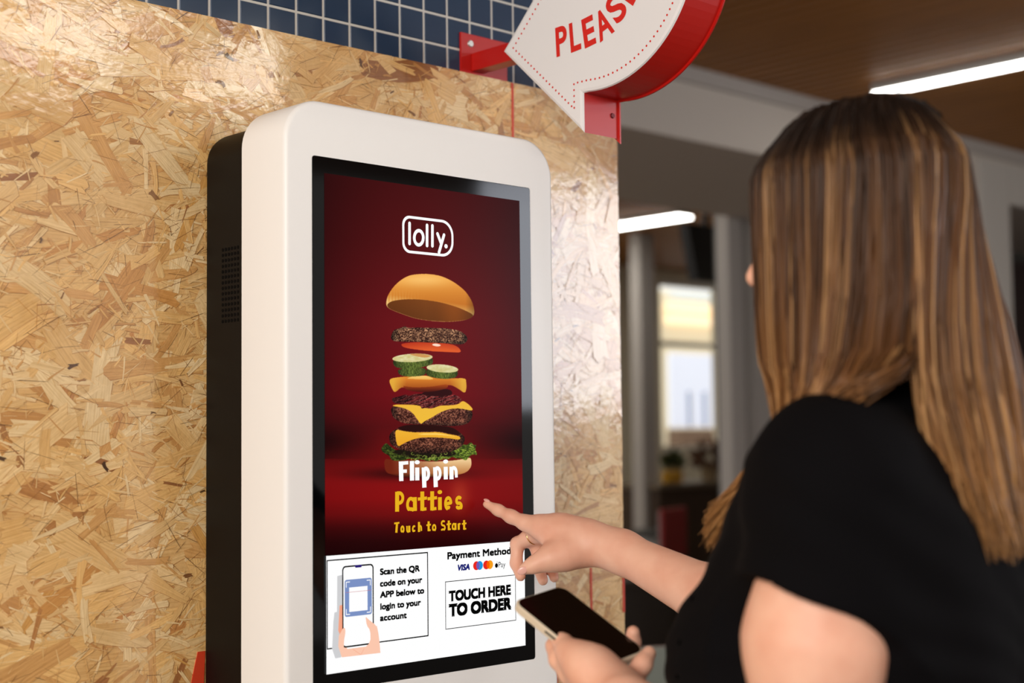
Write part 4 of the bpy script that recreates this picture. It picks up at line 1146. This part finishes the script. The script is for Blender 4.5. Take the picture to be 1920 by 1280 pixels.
# right hand, pointing: back of the hand up, thumb side to the photographer
def chain(js, k=.008, k0=.014):
    for i in range(len(js) - 1):
        a, b_ = js[i], js[i + 1]; P.append(rc(W(*a[:3]), W(*b_[:3]), a[3], b_[3], k0 if i == 0 else k))
PALM = [(1120, 1020, 1.978, .0235), (1075, 1012, 1.985, .0235), (1040, 1003, 1.99, .020)]
chain(PALM, .02, .02)
chain([(1100, 1004, 1.985, .017), (1050, 992, 1.995, .016), (1011, 985, 2.000, .0125)], .02, .02)
chain([(1100, 1008, 2.0, .018), (1050, 1000, 2.02, .0165), (1020, 995, 2.030, .0125)], .02, .02)
chain([(1110, 1022, 2.0, .018), (1075, 1018, 2.03, .016), (1050, 1010, 2.045, .0125)], .02, .02)
chain([(1085, 1038, 1.975, .0165), (1055, 1042, 1.965, .0165), (1028, 1047, 1.960, .0142)], .02, .02)
IDX = [(1009, 986, 1.999, .0118), (985, 980, 2.010, .0100), (958, 968, 2.022, .0086), (934, 956, 2.036, .0072), (913, 945, 2.0465, .0058)]
chain(IDX)
chain([(1020, 996, 2.012, .0118), (990, 1008, 2.034, .0102), (970, 1019, 2.046, .0094)], .006)
chain([(970, 1019, 2.046, .0094), (968, 1056, 2.040, .0084), (976, 1080, 2.026, .0070)], .005, .005)
chain([(1040, 1004, 2.03, .0115), (1008, 1024, 2.046, .0098)], .006); chain([(1008, 1024, 2.046, .0098), (1010, 1064, 2.036, .0086), (1018, 1088, 2.022, .0070)], .005, .005)
chain([(1060, 1012, 2.042, .0105), (1036, 1040, 2.052, .0086)], .006); chain([(1036, 1040, 2.052, .0086), (1035, 1065, 2.040, .0078), (1039, 1083, 2.028, .0064)], .005, .005)
chain([(1030, 1047, 1.960, .0138), (1014, 1053, 1.958, .0116), (1000, 1059, 1.957, .0108), (984, 1066, 1.957, .0080)], .006)
# left hand under and round the phone
def Pp(a, b_, c): return pp(a, b_, c)
hw, hl = PWd / 2 + .002, PLn / 2
def ch3(js, k=.006, k0=.012):
    for i in range(len(js) - 1): P.append(rc(js[i][0], js[i + 1][0], js[i][1], js[i + 1][1], k0 if i == 0 else k))
palm0 = W(1165, 1312, 1.525)
ch3([(LWR, .026), (palm0, .025), (W(1128, 1268, 1.545), .024)], .02, .02)
ch3([(palm0, .022), (W(1150, 1290, 1.60), .020), (Pp(-.010, -.030, -.026), .016)], .02, .02)
ch3([(W(1140, 1290, 1.535), .022), (W(1105, 1252, 1.555), .0205), (W(1080, 1232, 1.572), .0165)], .02, .02)       # ball of the thumb
ch3([(W(1090, 1240, 1.565), .0175), (W(1066, 1222, 1.583), .0135), (W(1056, 1206, 1.597), .0105), (W(1050, 1201, 1.600), .009)], .006)
ch3([(W(1110, 1290, 1.56), .016), (W(1070, 1262, 1.585), .0125), (W(1048, 1236, 1.605), .0105), (W(1036, 1210, 1.625), .0085)], .006)   # forefinger along the near edge below
for b_ in (.016, -.010):
    ch3([(Pp(.008, b_ - .012, -.024), .0125), (Pp(-hw * .3, b_, -.0185), .0105), (Pp(-hw * .75, b_ + .004, -.0160), .009)], .005)
ch3([(Pp(.004, -.034, -.024), .0125), (Pp(-hw * .6, -.040, -.0185), .0105), (Pp(-hw - .0095, -.041, -.006), .009), (Pp(-hw - .0065, -.040, .0075), .0075)], .005)
# little finger hooked round the lower corner
ch3([(W(1180, 1300, 1.56), .014), (W(1186, 1272, 1.562), .0118), (W(1205, 1245, 1.570), .0105), (W(1217, 1224, 1.580), .0078)], .005)
vb, fb = skin(P, .0025)
person = empty('person', (MS[0], MS[1], 0), 'woman with long brown hair and black t-shirt pointing at the kiosk and holding a phone', 'person')
body = new_obj('body', vb, fb, m_skin, person, smooth=True)
# nails
m_nail = mat('pink_nail', (238, 182, 168), .25, spec=.5)
def nail(c, ax, n_, ln, wd):
    a = nrm(ax); n_ = nrm(np.asarray(n_) - a * (np.asarray(n_) @ a)); s = np.cross(n_, a)
    MB().ellipsoid(c, np.array([a, s, n_]), (ln / 2, wd / 2, .0014), seg=16, ring=10).build('fingernail', m_nail, person, smooth=True)
tv_ = nrm(W(984, 1066, 1.957) - W(1000, 1059, 1.957)); tn = nrm(camdir(-.12, .12, -1))
nail(W(981, 1066.5, 1.957) + tn * .0082, tv_, tn, .0145, .0105)
iv = nrm(W(913, 945, 2.0465) - W(934, 956, 2.036)); inn_ = nrm(camdir(.1, -1, -.35))
nail(W(912, 944, 2.0466) + inn_ * .0052, iv, inn_, .010, .0072)
# ring on the middle finger
ra, rb_ = W(1020, 996, 2.012), W(990, 1008, 2.034); rax = nrm(rb_ - ra); rcn = ra + (rb_ - ra) * .70
u_ = nrm(np.cross(rax, UP)); v_ = np.cross(rax, u_)
MB().tube([rcn + .0114 * (math.cos(t) * u_ + math.sin(t) * v_) for t in np.linspace(0, 2 * math.pi, 49)[:-1]], .0011, 8, closed=True).build('ring', mat('gold_ring', (226, 178, 120), .2, metal=1.0), person, smooth=True)
# eyes
m_eye = mat('eye_white', (235, 232, 228), .15)
for s in (1, -1): MB().ellipsoid(Hd(.072, s * .031, .004), HA, (.012, .0125, .0115), seg=16, ring=10).build('eye', m_eye, person, smooth=True)

# black t-shirt
m_shirt = mat('black_jersey', (9, 8, 10), .9, spec=.08)
n, l, b = nodes(m_shirt); b.inputs['Sheen Weight'].default_value = .0
armd = nrm(LEL - LSH); hemc = LSH + armd * .105
cutn = nrm(armd + .28 * nrm(camdir(-1, 0, .1)))
Sh = [rc(LSH, hemc + armd * .05, .0610, .0790, .02), cutplane(hemc, cutn, hemc - armd * .03, hemc + armd * .12, .13),
      rc(hemc - armd * .02, hemc + armd * .2, .0640, .070, .003, 's')]
rarm = nrm(REL - RSH); rh = RSH + rarm * .16
Sh += [rc(RSH, rh + rarm * .03, .0645, .066, .02), cutplane(rh, rarm, rh - rarm * .03, rh + rarm * .1, .09)]
Sh += [el(Bd(.0, 0, -.17), BA, (.126, .165, .21), .05), rc(LSH + UP * -.004, RSH + UP * -.004, .060, .060, .06), rc(Bd(-.055, .10, -.09), Bd(-.055, -.10, -.09), .085, .085, .06)]
for s in (1, -1): Sh += [el(Bd(.088, s * .075, -.200), BA, (.088, .090, .090), .06), el(Bd(.035, s * .085, -.095), BA, (.070, .070, .09), .06)]
Sh += [rc(Bd(-.06, .07, -.2), Bd(-.05, .07, -.34), .085, .08, .08), rc(Bd(-.06, -.07, -.2), Bd(-.05, -.07, -.34), .085, .08, .08)]
Sh += [el(Bd(.02, 0, -.38), BA, (.122, .152, .17), .08), el(Bd(-.01, 0, -.55), BA, (.140, .190, .15), .07), rc(Bd(-.02, 0, -.0), Bd(-.03, 0, .035), .082, .068, .05), rc(LSH + Ld * -.02 + UP * .004, Bd(-.04, 0, .02), .058, .066, .05)]
Sh += [cutplane(Bd(-.02, 0, .062), nrm(UP * 1 + Fd * .3), Bd(-.02, 0, .05), Bd(-.02, 0, .12), .085), cutplane(Bd(0, 0, -.62), -UP, Bd(0, .1, -.66), Bd(0, -.1, -.8), .3)]
def folds(Pt):
    q = Pt * np.array([1, 1, .5])
    return .0022 * np.sin(q[..., 0] * 62 + 9 * np.sin(q[..., 2] * 21)) * np.sin(q[..., 1] * 48 + 6 * np.sin(q[..., 2] * 33))
vs_, fs_ = skin(Sh, .004, folds)
new_obj('t_shirt', vs_, fs_, m_shirt, person, smooth=True)
# trousers and shoes (below the picture)
m_tr = mat('dark_trousers', (24, 24, 30), .8); m_shoe = mat('black_shoe', (14, 14, 14), .5)
T = [el(Bd(-.015, 0, -.58), BA, (.132, .180, .145), .05)]
for s in (1, -1): T += [rc(Bd(-.01, s * .085, -.62), Bd(.01, s * .085, -.96), .098, .070, .04), rc(Bd(.01, s * .085, -.96), Bd(-.02, s * .085, GZ0 + .10), .070, .058, .03)]
vt, ft = skin(T, .008); new_obj('trousers', vt, ft, m_tr, person, smooth=True)
for s in (1, -1):
    Z = [rc(Bd(-.045, s * .085, GZ0 + .045), Bd(.10, s * .09, GZ0 + .036), .043, .034, .03), rc(Bd(.10, s * .09, GZ0 + .032), Bd(.165, s * .092, GZ0 + .026), .038, .024, .02), rc(Bd(-.04, s * .085, GZ0 + .05), Bd(-.03, s * .085, GZ0 + .10), .042, .042, .03),
         cutplane(Bd(0, 0, GZ0 + .002), -UP, Bd(-.2, s * .09, GZ0 - .05), Bd(.3, s * .09, GZ0 - .05), .2)]
    vz, fz = skin(Z, .006); new_obj('shoe', vz, fz, m_shoe, person, smooth=True)

# ------------------------------------------------------------------ hair
m_hair = mat('brown_hair', (90, 62, 40), .42, spec=.28)
n, l, b = nodes(m_hair); at = n.new('ShaderNodeAttribute'); at.attribute_name = 'Col'
l.new(at.outputs['Color'], b.inputs['Base Color'])
HRAD = np.array([.102, .090, .092])      # scalp with the first layer of hair on it
HO = Hd(-.016, 0, .026)
def scalp(phi, th, grow=0.0):
    """phi 0 = face, 90 = her left; th from the crown"""
    d = np.array([math.sin(th) * math.cos(phi), math.sin(th) * math.sin(phi), math.cos(th)])
    if d[0] < 0: d[0] *= 1 - .17 * abs(math.cos(phi))
    return HO + HA.T @ (d * (HRAD + grow))
def catmull(pts, m):
    pts = np.asarray(pts); p = np.concatenate([[2 * pts[0] - pts[1]], pts, [2 * pts[-1] - pts[-2]]]); o_ = []
    seg = len(pts) - 1
    for t in np.linspace(0, seg - 1e-6, m):
        i = int(t); u = t - i; a, b_, c, d = p[i], p[i + 1], p[i + 2], p[i + 3]
        o_.append(.5 * (2 * b_ + (c - a) * u + (2 * a - 5 * b_ + 4 * c - d) * u * u + (3 * b_ - a - 3 * c + d) * u ** 3))
    return np.array(o_)
NP_ = 18
HS = []; HCOL = []; HR = []
ROOT, MID, TIP = lin((36, 26, 21)), lin((110, 70, 37)), lin((170, 120, 70))
def lerp(a, b_, t): return a + (b_ - a) * t
def strand(pts, rad, hl_):
    HS.append(catmull(pts, NP_))
    t = np.linspace(0, 1, NP_)[:, None]
    c = np.where(t < .6, lerp(ROOT, MID, np.clip((t - .26) / .34, 0, 1)), lerp(MID, TIP, (t - .6) / .4))
    c = lerp(c, lin((200, 154, 102)), hl_ * np.clip((t - .24) * 3, 0, 1)) if hl_ > 0 else c * (1 + hl_)
    HCOL.append(c); HR.append(rad * (np.minimum(1, np.minimum(.6 + 6 * np.linspace(0, 1, NP_), (1.02 - np.linspace(0, 1, NP_)) * 5 + .15))))
def jit(s): return rng.normal(0, s, 3)
# clumps share a tint so that streaks run the length of the hair
clump = {}
def tint(key):
    if key not in clump:
        u = rng.random(); clump[key] = rng.uniform(.35, .8) if u < .2 else (-rng.uniform(.3, .65) if u < .6 else rng.uniform(-.2, .15))
    return clump[key] + rng.normal(0, .06)
def hairs(cnt, ph0, ph1, dest, tag_, nclump, thick=.018, th_end=math.radians(104)):
    for i in range(cnt):
        s = (i + rng.random()) / cnt
        ph = math.radians(lerp(ph0, ph1, s)); lay = rng.random() ** .7
        part = lerp(.055, -.075, min(1, max(0, (abs(math.degrees(ph)) - 30) / 120)))
        g = (lay - .5) * thick
        side = 1 if ph > 0 else -1
        p0 = HO + HA.T @ (np.array([part, side * .004, HRAD[2] * math.sqrt(max(0, 1 - (part / HRAD[0]) ** 2))])) + hU * (g * .4) + jit(.0015)
        pts = [p0]
        for th in (38, 66, 88): pts.append(scalp(ph, math.radians(th), g + .004) * .0 + lerp(p0, scalp(ph, math.radians(th), g + .004), {38: .75, 66: 1, 88: 1}[th]) + jit(.0013))
        tail = dest(s, lay)
        pts += [p + jit(.0022) for p in tail]
        strand(pts, rng.uniform(.0008, .0014), tint((tag_, int(s * nclump + rng.normal(0, .25)), int(lay * 2.2))))
def tab(s, rows):
    k = np.array([r[0] for r in rows]); return np.array([np.interp(s, k, [r[j] for r in rows]) for j in (1, 2, 3)])
# left side, drawn forward over the shoulder and down the chest
def dest_front(s, lay):
    d = (lay - .5) * .02
    a = tab(s, [(0, 1424, 640, 1.44), (.3, 1460, 650, 1.375), (.65, 1560, 640, 1.335), (1, 1725, 640, 1.315)])
    b_ = tab(s, [(0, 1458, 780, 1.44), (.3, 1470, 782, 1.40), (.65, 1510, 782, 1.33), (1, 1620, 728, 1.29)])
    c = tab(s, [(0, 1412, 880, 1.52), (.5, 1425, 880, 1.50), (1, 1455, 845, 1.46)])
    e = tab(s, [(0, 1335, 1000, 1.585), (.35, 1345, 985, 1.585), (.7, 1375, 955, 1.575), (1, 1400, 940, 1.57)])
    w_ = lambda q: W(q[0], q[1] + rng.normal(0, 7), q[2] - d)
    return [w_(a), w_(b_), w_(c), W(e[0] + rng.normal(0, 9), e[1] + rng.normal(0, 16), e[2] - d * .5)]
hairs(3000, 26, 130, dest_front, 'f', 46)
# the back, hanging straight between the shoulder blades
def dest_back(s, lay):
    d = (lay - .5) * .028
    a = tab(s, [(0, 1712, 640, 1.320), (.25, 1755, 640, 1.315), (.6, 1835, 640, 1.325), (.85, 1888, 640, 1.36), (1, 1895, 640, 1.43)])
    b_ = tab(s, [(0, 1735, 830, 1.318), (.25, 1790, 830, 1.305), (.6, 1866, 830, 1.32), (.85, 1920, 830, 1.36), (1, 1935, 830, 1.43)])
    e = tab(s, [(0, 1800, 975, 1.312), (.25, 1850, 1018, 1.30), (.6, 1898, 1022, 1.318), (.85, 1945, 1015, 1.36), (1, 1960, 1000, 1.42)])
    w_ = lambda q, z=5: W(q[0], q[1] + rng.normal(0, z), q[2] - d)
    return [w_(a), w_(b_), W(e[0] + rng.normal(0, 8), e[1] + rng.normal(0, 14), e[2] - d)]
hairs(2500, 128, 222, dest_back, 'b', 40)
# right side, out of sight from here: falls straight in front of her right shoulder
def dest_right(s, lay):
    d = (lay - .5) * .02
    a = Hd(lerp(-.09, .055, s), -.098 - d, -.10); b_ = Bd(lerp(-.02, .10, s), -.125 - d, -.02); e = Bd(lerp(.05, .155, s), -.10 - d, -.20)
    return [a, b_, e + jit(.008)]
hairs(1000, -138, -14, dest_right, 'r', 20)
HSn = np.array(HS); HRn = np.array(HR); HCn = np.array(HCOL)
tg = np.gradient(HSn, axis=1); tg /= np.linalg.norm(tg, axis=2, keepdims=True)
rf = np.tile(nrm([.3, .2, .9]) , (len(HSn), NP_, 1)); rf = rng.normal(0, 1, (len(HSn), 1, 3)) + 0 * rf
aa_ = np.cross(tg, rf); aa_ /= np.linalg.norm(aa_, axis=2, keepdims=True); bb_ = np.cross(tg, aa_)
K3 = 3
ring_ = np.stack([HSn + HRn[..., None] * (math.cos(2 * math.pi * k / K3) * aa_ + math.sin(2 * math.pi * k / K3) * bb_) for k in range(K3)], 2)
Vh = ring_.reshape(-1, 3); Ch = np.repeat(HCn[:, :, None, :], K3, 2).reshape(-1, 3)
base_ = (np.arange(len(HSn))[:, None, None] * NP_ + np.arange(NP_ - 1)[None, :, None]) * K3; kk = np.arange(K3)[None, None, :]; k2 = (kk + 1) % K3
Fh = np.stack([base_ + kk, base_ + k2, base_ + K3 + k2, base_ + K3 + kk], -1).reshape(-1, 4)
hair = new_obj('hair', Vh, Fh, m_hair, person, smooth=True, vcol=np.clip(Ch, 0, 1))
# scalp under the strands
Hm = [el(HO + hF * .012, HA, HRAD - np.array([.020, .006, .007]), .02), cutplane(Hd(.062, 0, 0), nrm(hF - .15 * hU), Hd(.1, 0, -.1), Hd(.1, 0, .04), .13), cutplane(Hd(0, 0, -.035), -UP, Hd(0, 0, -.16), Hd(0, 0, -.1), .15)]
vh, fh = skin(Hm, .005)
m_scalp = mat('dark_hair_roots', (46, 32, 25), .6)
new_obj('hair_roots', vh, fh, m_scalp, hair, smooth=True)
